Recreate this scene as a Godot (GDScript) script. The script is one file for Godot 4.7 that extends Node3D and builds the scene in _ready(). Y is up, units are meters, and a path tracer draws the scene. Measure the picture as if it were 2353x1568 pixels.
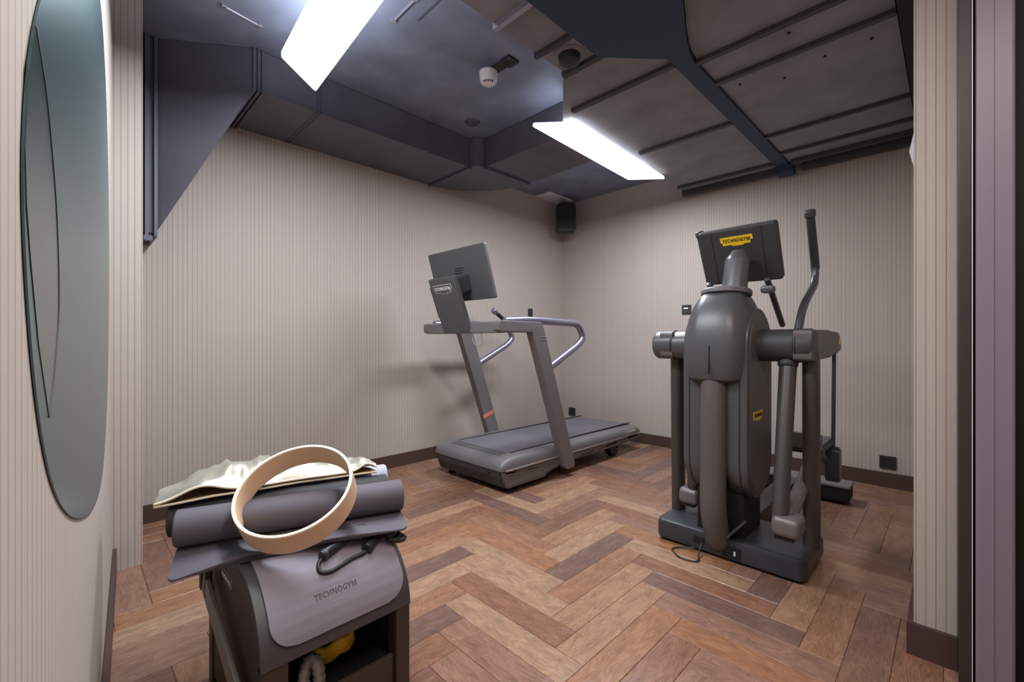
extends Node3D
# A small hotel gym: treadmill, cross trainer and bench in a room papered with pinstripes, ducts overhead.
# The camera stands in the doorway at x = 0, z = 0; the back wall is z = -3.125, the right wall x = 3.945.

var M := {}
var rng := RandomNumberGenerator.new()
var taken := {}
var space := Transform3D()          # from the frame that shapes are written in to the frame of the thing being built


const LAMP_ENERGY := 4.7
const DOOR_LAMP_ENERGY := 2.4
const UP_SHARE := 0.15
const COOL := Color(0.93, 0.965, 1.0)
const WARM := Color(1.0, 0.945, 0.91)
const EXPOSURE := 1.0


func _ready() -> void:
	# camera: level, at the height of one metre, looking into the far corner
	var cam := Camera3D.new()
	cam.name = "camera"
	cam.position = Vector3(0, 1.0, 0)
	cam.rotation.y = deg_to_rad(-45.0)
	cam.fov = rad_to_deg(2.0 * atan(784.0 / 1010.0))
	cam.near = 0.02
	cam.current = true
	add_child(cam)
	# no daylight: the room has no window
	var env := Environment.new()
	env.background_mode = Environment.BG_COLOR
	env.background_color = Color.BLACK
	env.tonemap_mode = Environment.TONE_MAPPER_LINEAR
	env.tonemap_exposure = EXPOSURE
	env.sdfgi_enabled = true
	env.ssao_enabled = true
	env.ssil_enabled = true
	var we := WorldEnvironment.new()
	we.name = "environment"
	we.environment = env
	add_child(we)
	rng.seed = 1
	make_materials()
	lamps()
	room()
	ducts()
	on_wall()
	doorway()
	treadmill()
	cross_trainer()
	bench()


# ---------- mesh building ----------
class Shape:
	var v := PackedVector3Array()
	var uv := PackedVector2Array()

	func tri(a: Vector3, b: Vector3, c: Vector3) -> void:
		v.append(a); v.append(b); v.append(c)
		uv.append(Vector2.ZERO); uv.append(Vector2.ZERO); uv.append(Vector2.ZERO)

	func quad(a: Vector3, b: Vector3, c: Vector3, d: Vector3) -> void:
		tri(a, b, c); tri(a, c, d)

	func quad_uv(p: Array, t: Array) -> void:
		for k in [0, 1, 2, 0, 2, 3]:
			v.append(p[k]); uv.append(t[k])

	func volume() -> float:
		var s := 0.0
		for i in range(0, v.size(), 3):
			s += v[i].dot(v[i + 1].cross(v[i + 2]))
		return s


func closed(s: Shape, from: int) -> void:
	# turns the triangles added since «from» so that they face outwards
	var t := 0.0
	var o: Vector3 = s.v[from] if from < s.v.size() else Vector3.ZERO
	for i in range(from, s.v.size(), 3):
		t += (s.v[i] - o).dot((s.v[i + 1] - o).cross(s.v[i + 2] - o))
	if t < 0.0:
		for i in range(from, s.v.size(), 3):
			var k := s.v[i + 1]
			s.v[i + 1] = s.v[i + 2]
			s.v[i + 2] = k
			var q := s.uv[i + 1]
			s.uv[i + 1] = s.uv[i + 2]
			s.uv[i + 2] = q


func to_mesh(s: Shape, soft := 38.0, at := Transform3D()) -> ArrayMesh:
	var n := s.v.size()
	var pos := PackedVector3Array()
	pos.resize(n)
	for i in n:
		pos[i] = at * s.v[i]
	var faces := PackedVector3Array()
	faces.resize(n / 3)
	var corners := {}
	for i in range(0, n, 3):
		faces[i / 3] = (pos[i + 1] - pos[i]).cross(pos[i + 2] - pos[i])
		for k in 3:
			var key := Vector3i((pos[i + k] * 20000.0).round())
			if not corners.has(key):
				corners[key] = PackedInt32Array()
			corners[key].append(i / 3)
	var normal := PackedVector3Array()
	normal.resize(n)
	var least := cos(deg_to_rad(soft))
	for i in n:
		var own := faces[i / 3].normalized()
		var sum := Vector3.ZERO
		for f: int in corners[Vector3i((pos[i] * 20000.0).round())]:
			if faces[f].normalized().dot(own) > least:
				sum += faces[f]
		normal[i] = sum.normalized() if sum.length() > 0.0 else own
	var index := PackedInt32Array()
	index.resize(n)
	for i in range(0, n, 3):
		index[i] = i
		index[i + 1] = i + 2
		index[i + 2] = i + 1
	var a := []
	a.resize(Mesh.ARRAY_MAX)
	a[Mesh.ARRAY_VERTEX] = pos
	a[Mesh.ARRAY_NORMAL] = normal
	a[Mesh.ARRAY_TEX_UV] = s.uv
	a[Mesh.ARRAY_INDEX] = index
	var m := ArrayMesh.new()
	m.add_surface_from_arrays(Mesh.PRIMITIVE_TRIANGLES, a)
	return m


func area2(p: PackedVector2Array) -> float:
	var s := 0.0
	for i in p.size():
		s += p[i].cross(p[(i + 1) % p.size()])
	return s / 2.0


func pts(flat: Array) -> PackedVector2Array:
	var p := PackedVector2Array()
	for i in range(0, flat.size(), 2):
		p.append(Vector2(flat[i], flat[i + 1]))
	return p


func rounded(p: PackedVector2Array, r: float, n := 3) -> PackedVector2Array:
	var q := PackedVector2Array()
	for i in p.size():
		var a := p[(i + p.size() - 1) % p.size()]
		var b := p[i]
		var c := p[(i + 1) % p.size()]
		var reach := minf(r, minf(a.distance_to(b), b.distance_to(c)) * 0.48)
		var s := b + (a - b).normalized() * reach
		var e := b + (c - b).normalized() * reach
		for k in n + 1:
			var t := float(k) / n
			q.append(s.lerp(b, t).lerp(b.lerp(e, t), t))
	return q


func rrect(w: float, h: float, r: float, n := 3) -> PackedVector2Array:
	var p := PackedVector2Array()
	r = minf(r, minf(w, h) * 0.499)
	for c in 4:
		var m: Vector2 = Vector2(w / 2 - r, h / 2 - r) * [Vector2(1, 1), Vector2(-1, 1), Vector2(-1, -1), Vector2(1, -1)][c]
		for k in n + 1:
			p.append(m + Vector2.from_angle(PI / 2 * (c + float(k) / n)) * r)
	return p


func oval(a: float, b: float, n := 32) -> PackedVector2Array:
	var p := PackedVector2Array()
	for k in n:
		p.append(Vector2(a * cos(TAU * k / n), b * sin(TAU * k / n)))
	return p


func inset(p: PackedVector2Array, d: float) -> PackedVector2Array:
	var q := PackedVector2Array()
	var side := signf(area2(p))
	for i in p.size():
		var e := (p[i] - p[(i + p.size() - 1) % p.size()]).normalized()
		var g := (p[(i + 1) % p.size()] - p[i]).normalized()
		var m := (Vector2(-e.y, e.x) + Vector2(-g.y, g.x)) * side
		var l := m.length()
		q.append(p[i] + m.normalized() * minf(d * 2.0 / maxf(l, 0.3), d * 2.5))
	return q


func cap(s: Shape, ring: PackedVector3Array, flat: PackedVector2Array) -> void:
	var t := Geometry2D.triangulate_polygon(flat)
	if t.is_empty():
		var m := Vector3.ZERO
		for x in ring:
			m += x / ring.size()
		for i in ring.size():
			s.tri(m, ring[i], ring[(i + 1) % ring.size()])
		return
	for i in range(0, t.size(), 3):
		var a := flat[t[i]]
		var turn := (flat[t[i + 1]] - a).cross(flat[t[i + 2]] - a)
		if turn > 0.0:
			s.tri(ring[t[i]], ring[t[i + 1]], ring[t[i + 2]])
		else:
			s.tri(ring[t[i]], ring[t[i + 2]], ring[t[i + 1]])


func band(s: Shape, a: PackedVector3Array, b: PackedVector3Array) -> void:
	for i in a.size():
		var j := (i + 1) % a.size()
		s.quad(a[i], a[j], b[j], b[i])


func lift(p: PackedVector2Array, at: Transform3D, z: float) -> PackedVector3Array:
	var q := PackedVector3Array()
	for x in p:
		q.append(at * Vector3(x.x, x.y, z))
	return q


# the outline p in the xy plane of «at», drawn out along its z by «deep», its ends chamfered by «bev»
func prism(s: Shape, p: PackedVector2Array, at: Transform3D, deep: float, bev := 0.0) -> Shape:
	var from := s.v.size()
	if area2(p) < 0.0:
		p = p.duplicate()
		p.reverse()
	var rings := []
	if bev > 0.0:
		var small := inset(p, bev)
		var mid := inset(p, bev * 0.293)
		rings = [lift(small, at, 0), lift(mid, at, bev * 0.293), lift(p, at, bev), lift(p, at, deep - bev), lift(mid, at, deep - bev * 0.293), lift(small, at, deep)]
		for k in 5:
			band(s, rings[k], rings[k + 1])
		var t := s.v.size()
		cap(s, rings[0], small)
		for i in range(t, s.v.size(), 3):
			var x := s.v[i + 1]
			s.v[i + 1] = s.v[i + 2]
			s.v[i + 2] = x
		cap(s, rings[5], small)
	else:
		rings = [lift(p, at, 0), lift(p, at, deep)]
		band(s, rings[0], rings[1])
		var t := s.v.size()
		cap(s, rings[0], p)
		for i in range(t, s.v.size(), 3):
			var x := s.v[i + 1]
			s.v[i + 1] = s.v[i + 2]
			s.v[i + 2] = x
		cap(s, rings[1], p)
	closed(s, from)
	return s


func here(o: Vector3) -> Transform3D:
	return Transform3D(Basis(), o)


# axes for a prism: outline x = right, outline y = up, drawn out along right x up
func facing(o: Vector3, right: Vector3, up: Vector3) -> Transform3D:
	right = right.normalized()
	var out := right.cross(up).normalized()
	return Transform3D(Basis(right, out.cross(right).normalized(), out), o)


func box(s: Shape, c: Vector3, size: Vector3, bev := 0.004) -> Shape:
	return prism(s, rrect(size.x, size.y, bev, 2), here(c - Vector3(0, 0, size.z / 2)), size.z, bev)


func hard_box(s: Shape, lo: Vector3, hi: Vector3) -> Shape:
	return prism(s, pts([lo.x, lo.y, hi.x, lo.y, hi.x, hi.y, lo.x, hi.y]), here(Vector3(0, 0, lo.z)), hi.z - lo.z)


# a box whose long axis runs from a to b; «wide» lies along «side», «thick» across both
func beam(s: Shape, a: Vector3, b: Vector3, side: Vector3, wide: float, thick: float, bev := 0.004) -> Shape:
	var along := (b - a).normalized()
	var z := along
	var x := (side - along * side.dot(along)).normalized()
	var t := Transform3D(Basis(x, z.cross(x), z), a)
	return prism(s, rrect(wide, thick, bev, 2), t, a.distance_to(b), bev)


func loft(s: Shape, rings: Array, ends := true) -> Shape:
	var from := s.v.size()
	for k in rings.size() - 1:
		band(s, rings[k], rings[k + 1])
	if ends:
		for k in [0, rings.size() - 1]:
			var r: PackedVector3Array = rings[k]
			var m := Vector3.ZERO
			for x in r:
				m += x / r.size()
			for i in r.size():
				if k == 0:
					s.tri(m, r[(i + 1) % r.size()], r[i])
				else:
					s.tri(m, r[i], r[(i + 1) % r.size()])
	closed(s, from)
	return s


func bend(p: Array, r: float, n := 5) -> PackedVector3Array:
	var q := PackedVector3Array([p[0]])
	for i in range(1, p.size() - 1):
		var b: Vector3 = p[i]
		var a: Vector3 = p[i - 1]
		var c: Vector3 = p[i + 1]
		var reach := minf(r, minf(a.distance_to(b), b.distance_to(c)) * 0.48)
		var st := b + (a - b).normalized() * reach
		var en := b + (c - b).normalized() * reach
		for k in n + 1:
			var t := float(k) / n
			q.append(st.lerp(b, t).lerp(b.lerp(en, t), t))
	q.append(p[-1])
	return q


# a tube along a path; r is a radius or one for each point; «squash» scales the second cross axis
func tube(s: Shape, path: PackedVector3Array, r: Variant, n := 14, up := Vector3.UP, squash := 1.0, dome := 0.25) -> Shape:
	var rings := []
	var x := Vector3.ZERO
	for i in path.size():
		var t := (path[mini(i + 1, path.size() - 1)] - path[maxi(i - 1, 0)]).normalized()
		if i == 0:
			x = up - t * up.dot(t)
			if x.length() < 0.05:
				x = Vector3.RIGHT - t * Vector3.RIGHT.dot(t)
		x = (x - t * x.dot(t)).normalized()
		var y := t.cross(x)
		var rad: float = r if r is float else r[i]
		for k in ([[-dome, 0.82], [0.0, 1.0]] if i == 0 and dome > 0.0 else [[0.0, 1.0], [dome, 0.82]] if i == path.size() - 1 and dome > 0.0 else [[0.0, 1.0]]):
			var ring := PackedVector3Array()
			for j in n:
				var a := TAU * j / n
				ring.append(path[i] + t * rad * k[0] + (x * cos(a) * squash + y * sin(a)) * rad * k[1])
			rings.append(ring)
	return loft(s, rings)


# a turned body: profile of [radius, height] about the y axis of «at»
func lathe(s: Shape, profile: Array, at: Transform3D, n := 24) -> Shape:
	var rings := []
	for p in profile:
		var ring := PackedVector3Array()
		for j in n:
			ring.append(at * Vector3(p[0] * cos(TAU * j / n), p[1], p[0] * sin(TAU * j / n)))
		rings.append(ring)
	return loft(s, rings)


func axis_y(o: Vector3, y: Vector3) -> Transform3D:
	y = y.normalized()
	var x := y.cross(Vector3.RIGHT if absf(y.x) < 0.8 else Vector3.UP).normalized()
	return Transform3D(Basis(x, y, x.cross(y)), o)


# ---------- nodes ----------
func numbered(called: String) -> String:
	var n: int = taken.get(called, 0)
	taken[called] = n + 1
	return called if n == 0 else "%s_%03d" % [called, n]


func thing(called: String, label: String, category: String, at: Vector3, group := "") -> Node3D:
	var o := Node3D.new()
	o.name = numbered(called)
	o.position = at
	add_child(o, true)
	o.set_meta("label", label)
	o.set_meta("category", category)
	if group:
		o.set_meta("group", group)
	space = here(-at)
	return o


func part(called: String, s: Shape, m: Material, parent: Node3D, soft := 38.0) -> MeshInstance3D:
	var o := MeshInstance3D.new()
	o.name = called
	o.mesh = to_mesh(s, soft, space)
	o.material_override = m
	parent.add_child(o, true)
	return o


func solid(called: String, s: Shape, m: Material, soft := 38.0) -> MeshInstance3D:
	space = Transform3D()
	var o := part(called, s, m, self, soft)
	o.set_meta("kind", "structure")
	return o


func paint(called: String, c: Color, rough := 0.6, metal := 0.0) -> StandardMaterial3D:
	var m := StandardMaterial3D.new()
	m.resource_name = called
	m.albedo_color = c
	m.roughness = rough
	m.metallic = metal
	M[called] = m
	return m


func c8(r: float, g: float, b: float) -> Color:
	return Color(r / 255.0, g / 255.0, b / 255.0)


# lettering: text standing on a face, centred at o
func letters(text: String, o: Vector3, right: Vector3, up: Vector3, high: float, m: Material, parent: Node3D, squeeze := 1.0, called := "lettering", deep := 0.0012) -> MeshInstance3D:
	var f := SystemFont.new()
	f.font_names = PackedStringArray(["Droid Sans"])
	f.font_weight = 700
	var t := TextMesh.new()
	t.font = f
	t.text = text
	t.font_size = 64
	t.pixel_size = high / 46.0
	t.depth = deep
	var n := MeshInstance3D.new()
	n.name = called
	n.mesh = t
	n.material_override = m
	var x := right.normalized()
	var z := x.cross(up).normalized()
	n.transform = space * Transform3D(Basis(x * squeeze, z.cross(x), z), o)
	parent.add_child(n, true)
	return n


# the maker's tag: a stepped plate with the name across it; o is the middle of the plate, on the face
func tag(o: Vector3, right: Vector3, up: Vector3, wide: float, plate: Material, ink: Material, parent: Node3D, ground: Material = null, called := "maker_tag") -> MeshInstance3D:
	var w := wide
	var p := pts([-0.5 * w, -0.05 * w, -0.44 * w, -0.05 * w, -0.44 * w, -0.15 * w, -0.16 * w, -0.15 * w, -0.12 * w, -0.19 * w, 0.2 * w, -0.19 * w, 0.24 * w, -0.15 * w, 0.42 * w, -0.15 * w, 0.42 * w, -0.04 * w, 0.5 * w, -0.04 * w, 0.5 * w, 0.13 * w, -0.5 * w, 0.13 * w])
	var base := part(called, prism(Shape.new(), p, facing(o, right, up), 0.0012), plate, parent)
	var out := right.normalized().cross(up).normalized()
	if ground:      # an outlined tag: the plate shows only as a line round its own ground
		part("tag_ground", prism(Shape.new(), inset(p, 0.016 * w), facing(o + out * 0.0008, right, up), 0.0012), ground, base)
	letters("TECHNOGYM", o + out * (0.0024 if ground else 0.0016) + up.normalized() * -0.005 * w, right, up, 0.115 * w, ink, base, 0.86)
	return base


# ---------- materials ----------
func texture(im: Image) -> ImageTexture:
	return ImageTexture.create_from_image(im)


func wallpaper() -> ImageTexture:
	# 16 pinstripes across, woven paper: threads run down, a thin brown line between two stripes
	var n := 512
	var r := RandomNumberGenerator.new()
	r.seed = 11
	var thread := PackedFloat32Array()
	for x in n:
		thread.append(r.randf_range(-0.022, 0.022))
	var weight := []
	for k in 16:
		weight.append(r.randf_range(0.6, 1.0))
	var data := PackedByteArray()
	data.resize(n * n * 3)
	var slub := PackedFloat32Array()
	slub.resize(n)
	for y in n:
		for x in n:
			if r.randf() < 0.06:
				slub[x] = r.randf_range(-0.035, 0.03)
			else:
				slub[x] *= 0.93
			var t := fposmod(x, 32.0) - 16.0
			var v := 1.0 + thread[x] + slub[x] + r.randf_range(-0.012, 0.012)
			var line := 0.0
			if absf(t + 0.5) < 1.1:
				line = float(weight[x / 32]) * (0.34 + slub[x] * 3.0)
			elif absf(t + 0.5) < 2.1:
				line = float(weight[x / 32]) * 0.13
			var at := (y * n + x) * 3
			data[at] = clampi(int(222.0 * v * (1.0 - line * 0.92)), 0, 255)
			data[at + 1] = clampi(int(207.0 * v * (1.0 - line)), 0, 255)
			data[at + 2] = clampi(int(197.0 * v * (1.0 - line)), 0, 255)
	return texture(Image.create_from_data(n, n, false, Image.FORMAT_RGB8, data))


func wood_grain(given: int, wide := 1024, tall := 192) -> ImageTexture:
	var a := FastNoiseLite.new()
	a.seed = given
	a.frequency = 1.0
	a.fractal_octaves = 4
	var b := FastNoiseLite.new()
	b.seed = given + 7
	b.frequency = 1.0
	b.fractal_octaves = 2
	var data := PackedByteArray()
	data.resize(wide * tall * 3)
	for y in tall:
		for x in wide:
			var u := float(x) / wide
			var w := float(y) / tall
			var bow := b.get_noise_2d(u * 2.2, w * 1.6) * 0.5
			var ring := sin((w * 9.0 + bow * 16.0) * 3.0) * 0.5 + 0.5
			var fine := a.get_noise_2d(u * 9.0, w * 46.0)
			var pore := a.get_noise_2d(u * 42.0 + 50.0, w * 120.0)
			var v := 0.84 + 0.06 * ring + 0.15 * fine + (-0.10 if pore > 0.28 else 0.0) + 0.09 * b.get_noise_2d(u * 3.0 + 9.0, w * 2.0)
			var at := (y * wide + x) * 3
			data[at] = clampi(int(255.0 * v), 0, 255)
			data[at + 1] = clampi(int(255.0 * v * (0.965 + 0.03 * ring)), 0, 255)
			data[at + 2] = clampi(int(255.0 * v * (0.93 + 0.05 * ring)), 0, 255)
	return texture(Image.create_from_data(wide, tall, false, Image.FORMAT_RGB8, data))


func noise_map(given: int, size: int, often: float, low: float, high: float) -> NoiseTexture2D:
	var f := FastNoiseLite.new()
	f.seed = given
	f.frequency = often
	f.fractal_octaves = 4
	var g := Gradient.new()
	g.set_color(0, Color(low, low, low))
	g.set_color(1, Color(high, high, high))
	var t := NoiseTexture2D.new()
	t.width = size
	t.height = size
	t.seamless = true
	t.noise = f
	t.color_ramp = g
	return t


func make_materials() -> void:
	var paper := paint("wallpaper", c8(206, 206, 206), 0.85)
	paper.albedo_texture = wallpaper()
	paper.uv1_triplanar = true
	paper.uv1_world_triplanar = true
	paper.uv1_triplanar_sharpness = 12.0
	paper.uv1_scale = Vector3(1.0 / 0.368, 1.0 / 0.52, 1.0 / 0.368)
	paint("skirting", c8(74, 54, 48), 0.5)
	paint("floor_bed", c8(40, 26, 20), 0.9)
	var grains := [wood_grain(3), wood_grain(21), wood_grain(44)]
	var worn := noise_map(5, 256, 0.02, 0.26, 0.5)
	var tones := [[166, 124, 100], [154, 112, 92], [178, 138, 112], [142, 106, 92], [170, 124, 94], [160, 122, 106], [134, 104, 94], [182, 146, 122]]
	for k in tones.size():
		var w := paint("oak_%d" % k, c8(tones[k][0], tones[k][1], tones[k][2]), 0.75)
		w.albedo_texture = grains[k % 3]
		w.roughness_texture = worn
		w.roughness_texture_channel = BaseMaterial3D.TEXTURE_CHANNEL_RED
		w.metallic_specular = 0.45
	var dark := paint("ceiling_paint", c8(134, 141, 162), 0.62)
	dark.albedo_texture = noise_map(9, 256, 0.012, 0.82, 1.0)
	dark.uv1_triplanar = true
	dark.uv1_world_triplanar = true
	dark.uv1_scale = Vector3.ONE * 0.9
	var sheet := paint("duct_paint", c8(98, 97, 108), 0.55)
	sheet.albedo_texture = noise_map(13, 256, 0.01, 0.84, 1.0)
	sheet.uv1_triplanar = true
	sheet.uv1_world_triplanar = true
	sheet.uv1_scale = Vector3.ONE * 0.7
	paint("duct_flange", c8(78, 82, 98), 0.5)
	var lag := paint("duct_board", c8(144, 144, 149), 0.75)
	lag.albedo_texture = noise_map(17, 256, 0.014, 0.86, 1.0)
	lag.uv1_triplanar = true
	lag.uv1_world_triplanar = true
	paint("duct_rib", c8(66, 64, 70), 0.6)
	paint("navy_paint", c8(48, 64, 84), 0.7)
	paint("black_plastic", c8(38, 39, 43), 0.5)
	paint("deep_black", c8(16, 16, 17), 0.7)
	paint("white_plastic", c8(226, 222, 222), 0.5)
	paint("pale_metal", c8(176, 172, 186), 0.38, 0.7)
	# machines
	paint("graphite", c8(106, 102, 104), 0.42)
	paint("graphite_side", c8(104, 97, 95), 0.5)
	paint("post_grey", c8(112, 106, 107), 0.48, 0.15)
	paint("charcoal", c8(80, 80, 82), 0.5)
	paint("charcoal_dark", c8(58, 58, 60), 0.55)
	paint("rail_metal", c8(150, 146, 164), 0.32, 0.75)
	paint("trim_metal", c8(176, 166, 166), 0.4, 0.5)
	paint("belt_rubber", c8(104, 100, 108), 0.62)
	paint("screen_glass", c8(10, 10, 12), 0.12)
	paint("fairing", c8(78, 77, 79), 0.36)
	paint("fairing_warm", c8(92, 86, 83), 0.5)
	paint("tube_dark", c8(66, 60, 57), 0.42)
	paint("foot_black", c8(56, 58, 65), 0.4)
	paint("link_grey", c8(116, 108, 107), 0.42, 0.2)
	paint("grip_rubber", c8(44, 44, 47), 0.6)
	paint("handle_metal", c8(84, 82, 88), 0.32, 0.5)
	paint("tag_yellow", c8(236, 196, 30), 0.5)
	paint("tag_ink", c8(30, 26, 20), 0.6)
	paint("tag_white", c8(222, 216, 212), 0.5)
	paint("sticker_orange", c8(206, 120, 92), 0.6)
	# bench
	paint("pad_rubber", c8(140, 132, 142), 0.72)
	paint("bench_shell", c8(72, 68, 70), 0.5)
	paint("bench_frame", c8(64, 52, 46), 0.5)
	paint("bench_edge", c8(142, 134, 130), 0.5)
	paint("mat_rubber", c8(92, 86, 94), 0.68)
	paint("mat_dark", c8(50, 48, 51), 0.7)
	paint("foam_grey", c8(166, 166, 180), 0.7)
	paint("birch", c8(230, 194, 158), 0.5)
	paint("birch_edge", c8(244, 224, 204), 0.5)
	var satin := paint("satin", c8(172, 164, 150), 0.36, 0.45)
	satin.rim_enabled = true
	satin.rim = 0.4
	paint("satin_piping", c8(240, 222, 194), 0.45)
	paint("satin_lining", c8(176, 142, 104), 0.6)
	paint("rope_black", c8(40, 40, 43), 0.42)
	paint("braid_grey", c8(150, 142, 142), 0.75)
	paint("band_yellow", c8(222, 176, 30), 0.6)
	# openings and glass
	var glass := paint("mirror_glass", c8(86, 118, 124), 0.24, 0.8)
	glass.metallic_specular = 0.2
	paint("mirror_glass_dark", c8(74, 106, 108), 0.2, 0.8)
	paint("mirror_edge", c8(214, 206, 210), 0.4)
	paint("door_wood", c8(52, 44, 43), 0.5)
	var leaf := paint("door_paint", c8(132, 116, 130), 0.42)
	var lit := paint("lamp_diffuser", c8(240, 240, 242), 0.5)
	lit.emission_enabled = true
	lit.emission = Color(1, 0.99, 1)
	lit.emission_energy_multiplier = 1.0
	var rim := paint("lamp_rim", c8(250, 250, 252), 0.5)
	rim.emission_enabled = true
	rim.emission = Color(1, 0.98, 1)
	rim.emission_energy_multiplier = 2.2
	var over := paint("lamp_back", c8(230, 230, 235), 0.5)
	over.emission_enabled = true
	over.emission = Color(0.97, 0.98, 1)
	over.emission_energy_multiplier = 1.2


# ---------- the room ----------
const BACK := -3.125
const SIDE := 3.945
const TOP := 2.54
const TURN := 0.0707            # the mirror wall stands four degrees off the others


func room() -> void:
	var s := Shape.new()
	hard_box(s, Vector3(-0.6, -0.2, -3.4), Vector3(4.2, -0.012, 1.8))
	var ground := solid("floor", s, M.floor_bed)
	planks(ground)
	s = Shape.new()
	hard_box(s, Vector3(-0.6, TOP, -3.4), Vector3(4.2, TOP + 0.15, 1.8))
	solid("ceiling", s, M.ceiling_paint)
	s = Shape.new()
	hard_box(s, Vector3(-0.6, -0.012, BACK - 0.15), Vector3(4.2, TOP, BACK))
	solid("wall_back", s, M.wallpaper)
	s = Shape.new()
	hard_box(s, Vector3(SIDE, -0.012, BACK), Vector3(SIDE + 0.15, TOP, 0.1))
	solid("wall_right", s, M.wallpaper)
	# the wall with the mirror, from the pier's face past the camera
	var far := Vector2(0.1225, -2.565)
	var near := far + Vector2(-sin(TURN), cos(TURN)) * 4.25
	s = Shape.new()
	prism(s, PackedVector2Array([far, near, near + Vector2(-0.15, 0), far + Vector2(-0.15, 0)]), Transform3D(Basis(Vector3(1, 0, 0), Vector3(0, 0, 1), Vector3(0, 1, 0)), Vector3(0, -0.012, 0)), TOP + 0.012)
	solid("wall_left", s, M.wallpaper)
	s = Shape.new()
	hard_box(s, Vector3(-0.1, -0.012, BACK), Vector3(0.223, TOP, -2.565))
	solid("wall_pier", s, M.wallpaper)
	s = Shape.new()
	hard_box(s, Vector3(1.905, -0.012, -0.086), Vector3(SIDE, TOP, 0.013))
	solid("wall_front", s, M.wallpaper)
	s = Shape.new()
	hard_box(s, Vector3(1.93, -0.012, 0.013), Vector3(2.08, TOP, 1.7))
	solid("wall_passage", s, M.wallpaper)
	s = Shape.new()
	hard_box(s, Vector3(-0.6, -0.012, 1.66), Vector3(2.08, TOP, 1.8))
	solid("wall_end", s, M.wallpaper)
	# skirting boards with a small rounding on top
	var prof := rounded(pts([0, 0, 0.014, 0, 0.014, 0.1, 0, 0.1]), 0.003, 2)
	s = Shape.new()
	prism(s, prof, Transform3D(Basis(Vector3(0, 0, 1), Vector3(0, 1, 0), Vector3(1, 0, 0)), Vector3(0.223, 0, BACK)), SIDE - 0.223)
	solid("baseboard_back", s, M.skirting)
	s = Shape.new()
	prism(s, prof, Transform3D(Basis(Vector3(-1, 0, 0), Vector3(0, 1, 0), Vector3(0, 0, 1)), Vector3(SIDE, 0, BACK + 0.014)), -0.086 - BACK - 0.014)
	solid("baseboard_right", s, M.skirting)
	s = Shape.new()
	prism(s, prof, Transform3D(Basis(Vector3(cos(TURN), 0, sin(TURN)), Vector3(0, 1, 0), Vector3(-sin(TURN), 0, cos(TURN))), Vector3(far.x, 0, far.y + 0.002)), 4.1)
	solid("baseboard_left", s, M.skirting)
	s = Shape.new()
	var wrap := pts([1.905, 0.013, 1.889, 0.013, 1.889, -0.102, SIDE - 0.014, -0.102, SIDE - 0.014, -0.086, 1.905, -0.086])
	prism(s, wrap, Transform3D(Basis(Vector3(1, 0, 0), Vector3(0, 0, 1), Vector3(0, -1, 0)), Vector3(0, 0.1, 0)), 0.1)
	solid("baseboard_front", s, M.skirting)


# herringbone: boards five times as long as wide, along x and along z
func planks(ground: Node3D) -> void:
	var wide := 0.112
	var n := 5
	var o := Vector2(1.223, -1.025)
	var lo := Vector2(-0.2, BACK)
	var hi := Vector2(SIDE, 0.75)
	var r := RandomNumberGenerator.new()
	r.seed = 4
	var shared := []
	for k in 9:
		shared.append(plank_mesh(wide * n, wide, r.randf() * 5.0, r.randf() * 3.0))
	for i in range(-60, 60):
		for m in range(-4, 5):
			for way in 2:
				var a: Vector2
				var size: Vector2
				if way == 0:
					a = o + Vector2((-i + 2 * m * n) * wide, i * wide)
					size = Vector2(n, 1) * wide
				else:
					a = o + Vector2(i * wide, (n - i + 2 * m * n) * wide)
					size = Vector2(1, n) * wide
				var b := (a + size).min(hi)
				var c := a.max(lo)
				if b.x - c.x < 0.012 or b.y - c.y < 0.012:
					continue
				var mesh: Mesh = shared[r.randi() % shared.size()]
				var got := b - c
				if not got.is_equal_approx(size):
					mesh = plank_mesh(got.x if way == 0 else got.y, got.y if way == 0 else got.x, r.randf() * 5.0, r.randf() * 3.0)
				var p := MeshInstance3D.new()
				p.name = "plank"
				p.mesh = mesh
				p.material_override = M["oak_%d" % [0, 0, 1, 1, 2, 3, 4, 5, 5, 6, 7][r.randi() % 11]]
				p.position = Vector3((b.x + c.x) / 2, 0, (b.y + c.y) / 2)
				if way == 1:
					p.rotation.y = PI / 2
				ground.add_child(p, true)


func plank_mesh(l: float, w: float, u: float, t: float) -> ArrayMesh:
	var g := 0.0004
	var e := 0.0013
	var s := Shape.new()
	var rings := []
	for k in [[g, -0.0115], [g, -e], [g + e, 0.0]]:
		var x: float = l / 2 - k[0]
		var z: float = w / 2 - k[0]
		rings.append([Vector3(-x, k[1], z), Vector3(x, k[1], z), Vector3(x, k[1], -z), Vector3(-x, k[1], -z)])
	for k in 2:
		for j in 4:
			var q := (j + 1) % 4
			var p := [rings[k][j], rings[k][q], rings[k + 1][q], rings[k + 1][j]]
			s.quad_uv(p, p.map(func(x: Vector3) -> Vector2: return Vector2(x.x / 0.56 + u, x.z / 0.112 + t)))
	s.quad_uv(rings[2], rings[2].map(func(x: Vector3) -> Vector2: return Vector2(x.x / 0.56 + u, x.z / 0.112 + t)))
	return to_mesh(s, 20.0)


# ---------- overhead ----------
func rib(s: Shape, x: float, z0: float, z1: float, y: float, wide := 0.03, high := 0.02) -> Shape:
	return hard_box(s, Vector3(x - wide / 2, y - high, minf(z0, z1)), Vector3(x + wide / 2, y + 0.01, maxf(z0, z1)))


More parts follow.
